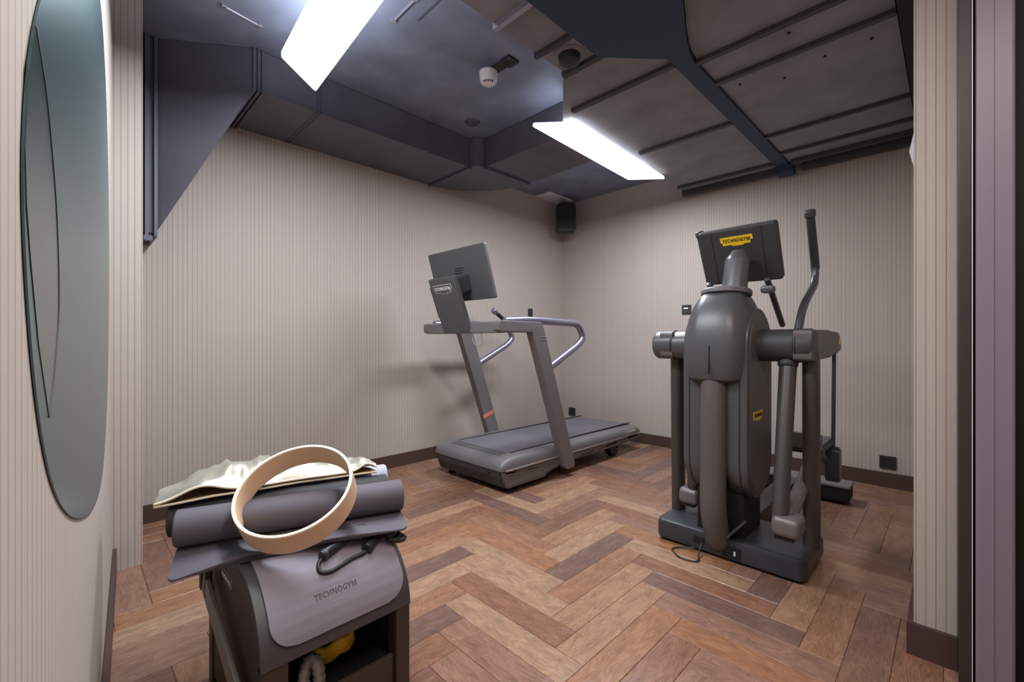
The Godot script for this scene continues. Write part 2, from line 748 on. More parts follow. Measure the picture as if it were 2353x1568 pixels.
func flat_down(p: PackedVector2Array, y0: float, y1: float, s := Shape.new()) -> Shape:
	# a plan outline (x, z) between two heights
	return prism(s, p, Transform3D(Basis(Vector3(1, 0, 0), Vector3(0, 0, 1), Vector3(0, -1, 0)), Vector3(0, y1, 0)), y1 - y0)


func ducts() -> void:
	# along the back wall: a tall end narrows to a flat duct, which turns the corner
	var t := thing("wall_duct", "dark sheet-metal air duct along the back wall with a sloping end and rounded corner", "duct", Vector3(1.4, 2.32, -2.86))
	var s := Shape.new()
	var z := -2.587
	loft(s, [PackedVector3Array([Vector3(0.30, 1.55, -2.86), Vector3(0.30, 2.535, -2.86), Vector3(0.30, 2.535, BACK + 0.002), Vector3(0.30, 1.55, BACK + 0.002)]),
		PackedVector3Array([Vector3(0.675, 2.32, z), Vector3(0.675, 2.535, z), Vector3(0.675, 2.535, BACK + 0.002), Vector3(0.675, 2.32, BACK + 0.002)])])
	part("sloping_end", s, M.duct_paint, t, 10.0)
	s = Shape.new()
	hard_box(s, Vector3(0.224, 1.55, BACK + 0.002), Vector3(0.30, 2.535, -2.86))
	part("upright_end", s, M.duct_paint, t, 10.0)
	for x in [0.238, 0.262, 0.298]:
		s = Shape.new()
		hard_box(s, Vector3(x - 0.007, 1.53, BACK + 0.002), Vector3(x + 0.007, 2.538, -2.838))
		part("flange", s, M.duct_flange, t)
	s = Shape.new()
	hard_box(s, Vector3(0.25, 1.505, -2.87), Vector3(0.285, 1.53, -2.838))
	part("clamp", s, M.duct_flange, t)
	s = Shape.new()
	hard_box(s, Vector3(0.675, 2.32, BACK + 0.002), Vector3(2.13, 2.535, z))
	part("straight_run", s, M.duct_paint, t, 10.0)
	for x in [0.672, 0.692, 0.712]:
		s = Shape.new()
		hard_box(s, Vector3(x - 0.005, 2.308, BACK + 0.002), Vector3(x + 0.005, 2.537, z + 0.012))
		part("flange", s, M.duct_flange, t)
	for x in [1.0, 1.02]:
		s = Shape.new()
		hard_box(s, Vector3(x - 0.004, 2.316, BACK + 0.002), Vector3(x + 0.004, 2.537, z + 0.005))
		part("flange", s, M.duct_flange, t)
	s = Shape.new()
	var curve := PackedVector2Array([Vector2(2.13, BACK + 0.002)])
	for k in 9:
		curve.append(Vector2(2.13, -2.52) + Vector2(sin(PI / 2 * (k + 1) / 9.0) * 0.57, -cos(PI / 2 * (k + 1) / 9.0) * 0.6))
	curve.append(Vector2(2.70, -2.50))
	curve.append(Vector2(2.22, -2.50))
	for k in 5:
		curve.append(Vector2(2.22 - 0.09 * sin(PI / 2 * k / 4.0), z + 0.087 * cos(PI / 2 * k / 4.0)))
	flat_down(curve, 2.32, 2.535, s)
	part("elbow", s, M.duct_paint, t, 30.0)
	s = Shape.new()
	hard_box(s, Vector3(2.12, 2.305, BACK + 0.01), Vector3(2.145, 2.33, z + 0.01))
	part("flange", s, M.duct_flange, t)
	s = Shape.new()
	hard_box(s, Vector3(2.20, 2.305, -2.515), Vector3(2.71, 2.33, -2.49))
	part("flange", s, M.duct_flange, t)
	s = Shape.new()
	hard_box(s, Vector3(2.22, 2.322, -2.50), Vector3(2.70, 2.535, -1.69))
	part("branch_run", s, M.duct_paint, t, 10.0)
	for k in [[2.165, -2.535], [2.205, -2.507]]:
		s = Shape.new()
		hard_box(s, Vector3(k[0] - 0.005, 2.32, k[1] - 0.005), Vector3(k[0] + 0.005, 2.53, k[1] + 0.008))
		part("seam", s, M.duct_flange, t)

	# the wide board-clad duct in the middle
	t = thing("board_duct", "wide grey board-clad duct running above the rear strip lamp to the wall", "duct", Vector3(2.9, 2.34, -1.3))
	s = Shape.new()
	flat_down(pts([0.98, -1.365, 1.73, -1.365, 2.12, -1.68, 3.89, -1.68, 3.89, -0.946, 2.0, -0.946, 1.76, -1.162, 0.98, -1.162]), 2.34, 2.538, s)
	part("cladding", s, M.duct_board, t, 10.0)
	part("rib", rib(Shape.new(), 2.045, -0.945, -1.55, 2.34), M.duct_rib, t)
	part("rib", rib(Shape.new(), 2.84, -0.945, -1.56, 2.34), M.duct_rib, t)
	part("rib", rib(Shape.new(), 3.72, -0.945, -1.68, 2.34, 0.035), M.duct_rib, t)
	part("end_rail", rib(Shape.new(), 3.87, -0.93, -1.70, 2.34, 0.05, 0.045), M.duct_rib, t)
	part("rib", rib(Shape.new(), 1.27, -1.13, -1.375, 2.34, 0.022, 0.022), M.pale_metal, t)
	part("rib", rib(Shape.new(), 1.53, -1.13, -1.375, 2.34, 0.022, 0.022), M.duct_rib, t)
	part("rib", rib(Shape.new(), 1.74, -1.13, -1.375, 2.34, 0.03), M.duct_rib, t)

	t = thing("ribbed_duct", "grey board-clad duct with cross ribs above the cross trainer by the entrance", "duct", Vector3(3.0, 2.34, -0.5))
	s = Shape.new()
	var edge := pts([3.90, -0.860, 2.12, -0.860, 1.99, -0.843, 1.86, -0.803, 1.69, -0.739, 1.5, -0.677, 0.98, -0.557, 0.98, -0.158, 3.90, -0.158])
	flat_down(edge, 2.34, 2.538, s)
	part("cladding", s, M.duct_board, t, 30.0)
	for x in [2.11, 2.35, 3.2, 3.55]:
		part("rib", rib(Shape.new(), x, -0.862, -0.158, 2.34, 0.028 if x < 3.0 else 0.024, 0.02), M.duct_rib, t)
	part("rib", rib(Shape.new(), 3.76, -0.84, -0.158, 2.34, 0.03, 0.03), M.duct_rib, t)
	part("end_rail", rib(Shape.new(), 3.89, -0.80, -0.15, 2.34, 0.05, 0.05), M.duct_rib, t)
	for p in [[2.46, -0.78], [2.56, -0.6], [2.5, -0.42], [2.5, -0.25], [2.2, -0.5]]:
		part("screw", lathe(Shape.new(), [[0.0, 2.334], [0.006, 2.335], [0.007, 2.341], [0.0, 2.341]], here(Vector3(p[0], 0, p[1])), 8), M.deep_black, t)

	t = thing("navy_duct", "navy painted duct between the two grey board-clad ducts", "duct", Vector3(2.4, 2.3, -0.9))
	s = Shape.new()
	flat_down(pts([0.98, -1.16, 1.72, -1.16, 1.955, -0.945, 1.955, -0.862, 2.11, -0.864, 1.99, -0.846, 1.86, -0.806, 1.69, -0.742, 1.5, -0.68, 0.98, -0.56]), 2.315, 2.538, s)
	part("body", s, M.navy_paint, t, 10.0)
	s = Shape.new()
	hard_box(s, Vector3(1.956, 2.325, -0.945), Vector3(3.86, 2.538, -0.862))
	part("beam", s, M.navy_paint, t)
	s = Shape.new()
	hard_box(s, Vector3(3.80, 2.27, -0.95), Vector3(3.90, 2.33, -0.84))
	part("end_block", s, M.navy_paint, t)
	s = Shape.new()
	hard_box(s, Vector3(0.9, 2.30, -0.15), Vector3(3.9, 2.538, -0.09))
	var side := thing("edge_channel", "black channel beside the ribbed duct against the entrance wall", "channel", Vector3(2.4, 2.3, -0.12))
	part("channel_body", s, M.deep_black, side)

	# small things on the ceiling
	t = thing("smoke_detector", "white smoke detector hanging on a short dark bracket from the ceiling", "detector", Vector3(1.66, TOP, -1.845))
	lathe_part("housing", [[0.0, 2.432], [0.03, 2.434], [0.044, 2.446], [0.050, 2.465], [0.052, 2.50], [0.0, 2.502]], Vector3(1.645, 0, -1.83), M.white_plastic, t)
	for k in 5:
		s = Shape.new()
		var a := -2.4 + k * 0.36
		box(s, Vector3(1.645 + cos(a + PI) * 0.0, 2.441, -1.83) + Vector3(cos(2.36 + (k - 2) * 0.35), 0, sin(2.36 + (k - 2) * 0.35)) * 0.037, Vector3(0.006, 0.014, 0.006), 0.001)
		part("slot", s, M.charcoal_dark, t)
	for k in 3:
		s = Shape.new()
		var from := Vector3(1.645, 2.498, -1.815) + Vector3(0.022, 0, 0.022) * (k - 1)
		beam(s, from, from + Vector3(0.045, 0.036, 0.10), Vector3(0.7, 0, 0.7), 0.018, 0.012, 0.002)
		part("bracket_arm", s, M.black_plastic, t)
	s = Shape.new()
	hard_box(s, Vector3(1.655, 2.528, -1.75), Vector3(1.735, 2.54, -1.68))
	part("bracket", s, M.black_plastic, t)

	t = thing("ceiling_speaker", "round black loudspeaker set into the board-clad duct", "speaker", Vector3(1.645, 2.34, -1.265))
	lathe_part("cone", [[0.0, 2.30], [0.03, 2.296], [0.048, 2.305], [0.052, 2.34], [0.0, 2.341]], Vector3(1.645, 0, -1.265), M.black_plastic, t)
	lathe_part("trim_ring", [[0.048, 2.334], [0.075, 2.336], [0.076, 2.341], [0.048, 2.341]], Vector3(1.645, 0, -1.265), M.duct_board, t)

	t = thing("sprinkler_plate", "small round dark plate on the ceiling above the treadmill", "sprinkler", Vector3(1.985, TOP, -2.38))
	lathe_part("disc", [[0.0, 2.525], [0.045, 2.527], [0.055, 2.54], [0.0, 2.541]], Vector3(1.985, 0, -2.38), M.duct_flange, t)
	var rails := [[Vector3(0.49, 2.535, -2.358), Vector3(0.647, 2.535, -2.383), "short metal conduit on the ceiling beside the sloping duct"],
		[Vector3(1.088, 2.535, -1.89), Vector3(1.088, 2.535, -1.70), "short metal conduit on the ceiling beside the front strip lamp"],
		[Vector3(1.17, 2.537, -1.81), Vector3(1.165, 2.537, -1.50), "thin wire strip on the ceiling between the front lamp and the detector"]]
	for k in 3:
		t = thing("ceiling_conduit", rails[k][2], "conduit", rails[k][0], "conduits on the ceiling")
		s = Shape.new()
		tube(s, PackedVector3Array([rails[k][0], rails[k][1]]), 0.006 if k < 2 else 0.003, 8)
		part("pipe", s, M.pale_metal if k < 2 else M.duct_flange, t)
		if k < 2:
			for e in 2:
				s = Shape.new()
				box(s, rails[k][e] + Vector3(0, 0, 0), Vector3(0.022, 0.012, 0.022), 0.002)
				part("clip", s, M.pale_metal, t)

	t = thing("ceiling_vent", "pale rectangular grille on the ceiling in the far corner", "vent", Vector3(3.66, TOP, -3.02))
	s = Shape.new()
	hard_box(s, Vector3(3.464, 2.53, -3.12), Vector3(3.863, 2.54, -2.926))
	part("frame", s, M.white_plastic, t)
	for k in 5:
		s = Shape.new()
		hard_box(s, Vector3(3.48, 2.527, -3.103 + k * 0.034), Vector3(3.847, 2.531, -3.093 + k * 0.034))
		part("slat", s, M.mirror_edge, t)

	t = thing("corner_speaker", "black loudspeaker mounted high in the far corner", "speaker", Vector3(3.74, 2.14, -2.96))
	s = Shape.new()
	var dir := Vector3(-0.7071, 0, 0.7071)
	var right := Vector3(0.7071, 0, 0.7071)
	prism(s, rrect(0.20, 0.30, 0.03), facing(Vector3(3.76, 2.30, -2.95), right, Vector3.UP), 0.14, 0.02)
	part("cabinet", s, M.black_plastic, t)
	s = Shape.new()
	prism(s, rrect(0.17, 0.26, 0.02), facing(Vector3(3.76, 2.305, -2.95) + right.cross(Vector3.UP) * 0.138, right, Vector3.UP), 0.006, 0.002)
	part("grille", s, M.deep_black, t)
	s = Shape.new()
	box(s, Vector3(3.80, 2.46, -2.99), Vector3(0.08, 0.1, 0.08), 0.005)
	part("bracket", s, M.black_plastic, t)


func lathe_part(called: String, prof: Array, o: Vector3, m: Material, parent: Node3D) -> MeshInstance3D:
	return part(called, lathe(Shape.new(), prof, here(o), 28), m, parent)


# ---------- strip lamps: parallelogram panels ----------
func strip_lamp(label: String, p: Array, hang: Array, high: float, power: float, tint: Color) -> void:
	# p: near-left, near-right, then the same two moved along the lamp (plan x, z); the underside is at 2.30
	var y := 2.30
	var mid: Vector2 = (p[0] + p[1] + p[2] + p[3]) / 4.0
	var t := thing("strip_lamp", label, "lamp", Vector3(mid.x, y, mid.y), "strip lamps")
	var ring := rounded(PackedVector2Array(p), 0.018, 3)
	var s := Shape.new()
	flat_down(ring, y, y + 0.018, s)
	part("light_rim", s, M.lamp_rim, t)
	s = Shape.new()
	flat_down(inset(ring, 0.012), y - 0.0015, y + 0.01, s)
	part("diffuser", s, M.lamp_diffuser, t)
	s = Shape.new()
	flat_down(inset(ring, 0.006), y + 0.014, y + 0.024, s)
	part("light_back", s, M.lamp_back, t)
	for h in hang:
		s = Shape.new()
		tube(s, PackedVector3Array([Vector3(h.x, y + 0.02, h.y), Vector3(h.x, high, h.y)]), 0.003, 6)
		part("hanger", s, M.pale_metal, t)
	# four narrow area lights side by side fill the slanted outline
	var along: Vector2 = p[3] - p[0]
	var across: Vector2 = p[1] - p[0]
	for k in 4:
		var c: Vector2 = p[0] + across * (0.125 + 0.25 * k) + along * 0.5
		var l := AreaLight3D.new()
		l.name = "strip_light"
		var dir := Vector3(along.x, 0, along.y).normalized()
		var wide := absf(across.cross(along.normalized())) / 4.0
		l.area_size = Vector2(along.length() * 0.97, wide * 0.96)
		l.light_color = tint
		l.light_energy = power / 4.0
		l.area_range = 12.0
		l.area_attenuation = 2.0
		l.shadow_enabled = true
		# -z of the light points down
		l.transform = Transform3D(Basis(dir, Vector3.UP.cross(dir), Vector3.UP), Vector3(c.x - mid.x, -0.004, c.y - mid.y))
		t.add_child(l, true)
	# the panel also glows upwards, onto the ceiling
	var u := AreaLight3D.new()
	u.name = "up_light"
	var way := Vector3(along.x, 0, along.y).normalized()
	u.area_size = Vector2(along.length() * 0.9, absf(across.cross(along.normalized())) * 0.6)
	u.light_color = tint
	u.light_energy = power * UP_SHARE
	u.area_range = 12.0
	u.area_attenuation = 2.0
	u.shadow_enabled = true
	u.transform = Transform3D(Basis(way, Vector3.DOWN.cross(way), Vector3.DOWN), Vector3(0, 0.0255, 0))
	t.add_child(u, true)


func lamps() -> void:
	var a := Vector2(0.672, -2.167)
	var b := Vector2(0.896, -2.344)
	var along := Vector2(-0.07, 0.9975) * 1.25
	strip_lamp("white glowing strip lamp nearest the mirror, its front end cut at a slant", [a, b, b + along, a + along], [Vector2(0.77, -2.0), Vector2(0.70, -1.25)], TOP, LAMP_ENERGY, COOL)
	a = Vector2(1.964, -1.795)
	b = Vector2(2.155, -1.575)
	along = Vector2(1.205, -0.05)
	strip_lamp("white glowing strip lamp between the treadmill and the cross trainer", [a, b, b + along, a + along], [Vector2(2.2, -1.66), Vector2(3.1, -1.67)], 2.3405, LAMP_ENERGY, COOL)
	a = Vector2(0.53, -0.50)
	b = Vector2(0.75, -0.68)
	along = Vector2(-0.07, 0.9975) * 1.25
	strip_lamp("white glowing strip lamp over the doorway, in line with the one nearest the mirror", [a, b, b + along, a + along], [Vector2(0.62, -0.35), Vector2(0.57, 0.4)], TOP, DOOR_LAMP_ENERGY, WARM)


# ---------- fixtures on the walls ----------
func on_wall() -> void:
	# sockets and switch on the right wall (x = SIDE, facing -x): right is +z
	var right := Vector3(0, 0, 1)
	var spots := [[Vector3(SIDE, 0.169, -0.3085), "black wall socket above the skirting beside the cross trainer", 0.088],
		[Vector3(SIDE, 0.213, -2.993), "black wall socket in the far corner behind the treadmill", 0.088]]
	for q in spots:
		var t := thing("wall_socket", q[1], "socket", q[0], "wall sockets")
		var s := Shape.new()
		prism(s, rrect(q[2], q[2], 0.004), facing(q[0], right, Vector3.UP), 0.009, 0.002)
		part("plate", s, M.black_plastic, t)
		s = Shape.new()
		lathe(s, [[0.0, 0.0], [0.024, 0.0], [0.026, 0.0105], [0.021, 0.0105], [0.02, 0.004], [0.0, 0.004]], axis_y(q[0], Vector3(-1, 0, 0)), 20)
		part("outlet_well", s, M.deep_black, t)
		for k in [-1, 1]:
			s = Shape.new()
			lathe(s, [[0.0, 0.0], [0.004, 0.0], [0.004, 0.007], [0.0, 0.007]], axis_y(q[0] + Vector3(0, 0, 0.009 * k), Vector3(-1, 0, 0)), 8)
			part("contact", s, M.pale_metal, t)
	var t := thing("wall_switch", "small black wall plate with white buttons between the two machines", "switch", Vector3(SIDE, 1.285, -1.70))
	var s := Shape.new()
	box(s, Vector3(SIDE - 0.004, 1.285, -1.70), Vector3(0.009, 0.085, 0.085), 0.002)
	part("plate", s, M.black_plastic, t)
	s = Shape.new()
	box(s, Vector3(SIDE - 0.009, 1.297, -1.705), Vector3(0.003, 0.014, 0.04), 0.001)
	part("button", s, M.white_plastic, t)
	s = Shape.new()
	box(s, Vector3(SIDE - 0.009, 1.268, -1.705), Vector3(0.003, 0.008, 0.04), 0.001)
	part("button", s, M.charcoal, t)

	t = thing("wall_lamp_disc", "white oval emergency light seen edge-on high beside the entrance", "light", Vector3(2.72, 1.87, -0.1))
	s = Shape.new()
	lathe(s, [[0.0, 0.0], [0.085, 0.0], [0.09, 0.012], [0.075, 0.036], [0.0, 0.052]], axis_y(Vector3(2.72, 1.87, -0.086), Vector3(0, 0, -1)), 32)
	part("cover", s, M.white_plastic, t)
	t = thing("wall_bracket", "small pale sensor above the oval light beside the entrance", "sensor", Vector3(2.85, 2.10, -0.1))
	s = Shape.new()
	box(s, Vector3(2.85, 2.12, -0.1), Vector3(0.05, 0.10, 0.03), 0.006)
	part("sensor_body", s, M.mirror_edge, t)
	t = thing("light_switch", "dark switch plate edge-on at shoulder height beside the entrance", "switch", Vector3(2.95, 1.5, -0.09))
	s = Shape.new()
	box(s, Vector3(2.95, 1.525, -0.0925), Vector3(0.09, 0.17, 0.013), 0.002)
	part("plate", s, M.black_plastic, t)
	s = Shape.new()
	box(s, Vector3(2.95, 1.525, -0.1), Vector3(0.05, 0.06, 0.004), 0.001)
	part("rocker", s, M.charcoal_dark, t)

	# the mirror: two overlapping round panes on the left wall
	var along := Vector3(-sin(TURN), 0, cos(TURN))
	var out := Vector3(cos(TURN), 0, sin(TURN))
	var foot := Vector3(0.1225, 0, -2.565) + along * 0.015
	var face := Transform3D(Basis(along, Vector3.UP, along.cross(Vector3.UP)), foot)
	# along x up points away from the room, so the panes are laid out from the far side
	t = thing("wall_mirror", "large pebble-shaped teal tinted mirror on the striped wall at the left edge", "mirror", foot + along * 1.27 + Vector3(0, 1.2, 0) + out * 0.002)
	var disc := PackedVector2Array()
	for p in MIRROR:
		disc.append(Vector2(p[0], p[1]))
	disc = smooth_ring(disc, 6)
	s = Shape.new()
	prism(s, disc, Transform3D(face.basis, foot + out * 0.0021), 0.0015, 0.0)
	part("pane", s, M.mirror_glass, t, 10.0)
	var arc := PackedVector2Array()
	for p in [[2.047, 1.247], [1.995, 1.222], [1.957, 1.185], [1.916, 1.124], [1.899, 1.038], [1.933, 0.972], [1.968, 0.930]]:
		arc.append(Vector2(p[0], p[1]))
	arc = smooth_line(arc, 5)
	var lune := arc.duplicate()
	for p in [[2.03, 0.998], [2.067, 1.06], [2.084, 1.097], [2.09, 1.138], [2.076, 1.20]]:
		lune.append(Vector2(p[0], p[1]))
	s = Shape.new()
	prism(s, lune, Transform3D(face.basis, foot + out * 0.0027), 0.0012, 0.0)
	part("overlapping_pane", s, M.mirror_glass_dark, t, 10.0)
	s = Shape.new()
	var path := PackedVector3Array()
	for p in arc:
		path.append(face * Vector3(p.x, p.y, 0) + out * 0.0026)
	tube(s, path, 0.0009, 6)
	part("pane_edge", s, M.charcoal_dark, t)


const MIRROR := [[2.09, 1.14], [2.06, 1.0], [1.97, 0.885], [1.82, 0.80], [1.6, 0.725], [1.35, 0.665], [1.1, 0.635], [0.9, 0.65], [0.72, 0.73], [0.56, 0.88], [0.47, 1.1], [0.455, 1.32], [0.52, 1.55], [0.7, 1.76], [0.95, 1.85], [1.25, 1.80], [1.55, 1.66], [1.83, 1.45], [2.02, 1.28]]


func smooth_line(p: PackedVector2Array, n: int) -> PackedVector2Array:
	var q := PackedVector2Array()
	for i in p.size() - 1:
		for k in n:
			q.append(p[i].cubic_interpolate(p[i + 1], p[maxi(i - 1, 0)], p[mini(i + 2, p.size() - 1)], float(k) / n))
	q.append(p[-1])
	return q


func smooth_ring(p: PackedVector2Array, n: int) -> PackedVector2Array:
	var q := PackedVector2Array()
	var m := p.size()
	for i in m:
		for k in n:
			q.append(p[i].cubic_interpolate(p[(i + 1) % m], p[(i + m - 1) % m], p[(i + 2) % m], float(k) / n))
	return q


func doorway() -> void:
	var s := Shape.new()
	box(s, Vector3(1.862, 1.26, 0.0275), Vector3(0.136, 2.52, 0.027), 0.003)
	var d := solid("door_1", s, M.door_wood)
	s = Shape.new()
	hard_box(s, Vector3(1.792, 0, 0.0405), Vector3(1.82, 2.52, 0.0425))
	part("seal", s, M.mirror_edge, d)
	s = Shape.new()
	hard_box(s, Vector3(1.84, 0, 0.041), Vector3(1.92, 2.52, 0.2))
	part("rebate", s, M.deep_black, d)
	s = Shape.new()
	prism(s, rounded(pts([1.785, 0.0475, 1.785, 0.122, 1.835, 0.122, 1.835, 0.0475]), 0.008, 3), Transform3D(Basis(Vector3(1, 0, 0), Vector3(0, 0, 1), Vector3(0, -1, 0)), Vector3(0, 2.52, 0)), 2.515)
	var leaf := part("leaf", s, M.door_paint, d)
	s = Shape.new()
	box(s, Vector3(1.786, 1.26, 0.0665), Vector3(0.006, 2.5, 0.034), 0.002)
	part("edge_strip", s, M.door_paint, leaf)


# ---------- treadmill: lies along x, the console end towards the door ----------
func treadmill() -> void:
	var zc := -2.395
	var t := thing("treadmill", "dark grey treadmill with a tilted screen and curved handrails by the back wall", "treadmill", Vector3(2.8, 0, zc))
	var s := Shape.new()
	# lower tray, side outline drawn across
	var low := pts([1.945, 0.162, 1.952, 0.12, 1.985, 0.05, 2.0, 0.036, 2.36, 0.036, 2.385, 0.05, 2.43, 0.088, 3.58, 0.098, 3.65, 0.12, 3.68, 0.162])
	prism(s, rounded(low, 0.012, 2), here(Vector3(0, 0, zc - 0.368)), 0.736, 0.02)
	part("lower_tray", s, M.graphite_side, t)
	# front cover, darker, a little proud
	s = Shape.new()
	prism(s, rounded(pts([1.936, 0.16, 1.945, 0.115, 1.978, 0.045, 1.99, 0.045, 1.958, 0.12, 1.95, 0.16]), 0.003, 2), here(Vector3(0, 0, zc - 0.345)), 0.69, 0.012)
	var front := part("front_cover", s, M.charcoal_dark, t)
	s = Shape.new()
	box(s, Vector3(1.939, 0.135, zc + 0.24), Vector3(0.006, 0.008, 0.03), 0.001)
	part("catch", s, M.deep_black, front)
	# upper shell: cross-sections along x
	s = Shape.new()
	var rings := []
	for q in [[1.932, 0.168, 0.350], [1.936, 0.188, 0.358], [1.948, 0.208, 0.366], [1.968, 0.223, 0.372], [1.995, 0.232, 0.375], [2.04, 0.238, 0.376], [2.12, 0.240, 0.376], [2.5, 0.238, 0.376], [3.2, 0.232, 0.376], [3.60, 0.228, 0.376], [3.655, 0.222, 0.374], [3.682, 0.205, 0.371], [3.694, 0.182, 0.366], [3.695, 0.166, 0.364]]:
		var h: float = q[1] - 0.160
		var w: float = q[2]
		var ring := PackedVector3Array()
		for c in [[-1.0, 0.0], [-1.0, 0.35], [-0.992, 0.62], [-0.972, 0.82], [-0.94, 0.94], [-0.90, 1.0], [-0.5, 1.0], [0.0, 1.0], [0.5, 1.0], [0.90, 1.0], [0.94, 0.94], [0.972, 0.82], [0.992, 0.62], [1.0, 0.35], [1.0, 0.0]]:
			ring.append(Vector3(q[0], 0.160 + h * c[1], zc + w * c[0]))
		rings.append(ring)
	loft(s, rings)
	part("upper_shell", s, M.graphite, t, 50.0)
	# silver line round the shell
	for side in [-1, 1]:
		s = Shape.new()
		beam(s, Vector3(1.965, 0.161, zc + side * 0.376), Vector3(3.694, 0.160, zc + side * 0.372), Vector3.UP, 0.011, 0.008, 0.003)
		part("trim_line", s, M.trim_metal, t)
		s = Shape.new()
		hard_box(s, Vector3(2.10, 0.236, zc + side * 0.272 - 0.005), Vector3(3.668, 0.2425, zc + side * 0.272 + 0.005))
		part("deck_groove", s, M.deep_black, t)
	# belt and the covers in front of it
	s = Shape.new()
	prism(s, pts([2.075, 0.2405, 3.62, 0.2325, 3.668, 0.2265, 3.668, 0.215, 2.075, 0.215]), here(Vector3(0, 0, zc - 0.268)), 0.536)
	part("belt", s, M.belt_rubber, t, 10.0)
	for q in [[2.030, 2.068, 0.2415], [1.962, 2.020, 0.2385]]:
		s = Shape.new()
		var a: float = q[0]
		var b: float = q[1]
		prism(s, pts([a, 0.236 - 0.5 * maxf(0.0, 2.01 - a), b, q[2] + 0.002, b, 0.21, a, 0.20]), here(Vector3(0, 0, zc - 0.262)), 0.524, 0.002)
		var cover := part("motor_cover", s, M.charcoal, t, 10.0)
		s = Shape.new()
		hard_box(s, Vector3(b, q[2] - 0.02, zc - 0.262), Vector3(b + 0.006, q[2] + 0.001, zc + 0.262))
		part("cover_gap", s, M.deep_black, cover)
	for q in [[2.06, -0.31], [2.06, 0.31], [3.34, -0.29], [3.34, 0.29]]:
		s = Shape.new()
		lathe(s, [[0.0, 0.0], [0.03, 0.0], [0.032, 0.006], [0.022, 0.014], [0.022, 0.1], [0.0, 0.1]], here(Vector3(q[0], 0, zc + q[1])), 16)
		part("foot", s, M.deep_black, t)
	for z in [-0.29, 0.29]:
		s = Shape.new()
		prism(s, rounded(pts([3.26, 0.10, 3.28, 0.03, 3.31, 0.006, 3.38, 0.006, 3.42, 0.10]), 0.008, 2), here(Vector3(0, 0, zc + z - 0.03)), 0.06, 0.004)
		part("rear_leg", s, M.black_plastic, t)
	# uprights, bent forward at the top
	for side in [-1, 1]:
		s = Shape.new()
		var up := pts([2.528, 0.085, 2.548, 0.062, 2.632, 0.062, 2.648, 0.085, 2.296, 1.085, 2.268, 1.13, 1.885, 1.13, 1.868, 1.118, 1.868, 1.068, 1.885, 1.056, 2.176, 1.056])
		prism(s, rounded(up, 0.008, 2), here(Vector3(0, 0, zc + side * 0.385 - 0.03)), 0.06, 0.006)
		var u := part("upright", s, M.post_grey, t)
		s = Shape.new()
		var mid := Vector3(2.36, 0.98 - 0.095, zc + side * 0.385)
		if side == 1:
			for k in 2:
				s = Shape.new()
				var yy := 1.005 + k * 0.022
				hard_box(s, Vector3(2.325 - yy * 0.0 - 0.06 - 0.352 * (yy - 1.0), yy, zc + 0.412), Vector3(2.325 + 0.04 - 0.352 * (yy - 1.0), yy + 0.004, zc + 0.4165))
				part("label_line", s, M.trim_metal, u)
		else:
			s = Shape.new()
			beam(s, Vector3(2.475, 0.37, zc - 0.353), Vector3(2.465, 0.40, zc - 0.353), Vector3(1, 0, 0), 0.115, 0.003, 0.001)
			part("orange_sticker", s, M.sticker_orange, u)
		# handrail
		s = Shape.new()
		var z: float = zc + side * 0.385
		tube(s, bend([Vector3(1.95, 1.128, z), Vector3(2.15, 1.142, z), Vector3(2.72, 1.132, z), Vector3(2.79, 1.03, z), Vector3(2.73, 0.975, z), Vector3(2.36, 0.80, z)], 0.10, 6), 0.0255, 16)
		part("handrail", s, M.rail_metal, t, 60.0)
		s = Shape.new()
	# cross bar that carries the console
	s = Shape.new()
	prism(s, rounded(pts([zc - 0.43, 1.125, zc - 0.425, 1.085, zc - 0.385, 1.052, zc + 0.385, 1.052, zc + 0.385, 1.125]), 0.012, 3), Transform3D(Basis(Vector3(0, 0, 1), Vector3(0, 1, 0), Vector3(1, 0, 0)), Vector3(1.876, 0, 0)), 0.085, 0.006)
	part("cross_bar", s, M.graphite, t)
	# console column: a leaning plate with a cranked side
	var foot := Vector3(1.89, 1.055, zc - 0.02)
	var head := Vector3(1.752, 1.425, zc - 0.02)
	s = Shape.new()
	beam(s, foot, head, Vector3(0, 0, 1), 0.285, 0.035, 0.006)
	var col := part("console_column", s, M.charcoal, t)
	var upv := (head - foot).normalized()
	var face := Vector3(0, 0, 1).cross(upv).normalized()   # towards the door
	if face.x > 0.0:
		face = -face
	tag(foot.lerp(head, 0.82) + face * 0.018 + Vector3(0, 0, -0.005), Vector3(0, 0, 1), upv, 0.20, M.tag_white, M.tag_white, col, M.charcoal)
	s = Shape.new()
	beam(s, foot.lerp(head, 0.30) - face * 0.01 + Vector3(0, 0, -0.147), foot.lerp(head, 0.86) - face * 0.01 + Vector3(0, 0, -0.147), Vector3(0, 0, 1), 0.012, 0.05, 0.004)
	part("column_edge", s, M.charcoal_dark, col)
	# screen: its back is towards the door
	var bot := Vector3(1.952, 1.28, zc - 0.022)
	var top := Vector3(1.85, 1.63, zc - 0.022)
	var sup := (top - bot).normalized()
	var back := Vector3(0, 0, 1).cross(sup).normalized()
	if back.x > 0.0:
		back = -back
	s = Shape.new()
	prism(s, rrect(0.62, bot.distance_to(top), 0.012, 3), facing(bot.lerp(top, 0.5) - back * 0.026, Vector3(0, 0, 1), sup), 0.028, 0.006)
	var scr := part("screen", s, M.charcoal, t)
	s = Shape.new()
	prism(s, rrect(0.60, bot.distance_to(top) - 0.02, 0.01, 3), facing(bot.lerp(top, 0.5) - back * 0.0275, Vector3(0, 0, 1), sup), 0.003)
	part("screen_glass", s, M.screen_glass, scr)
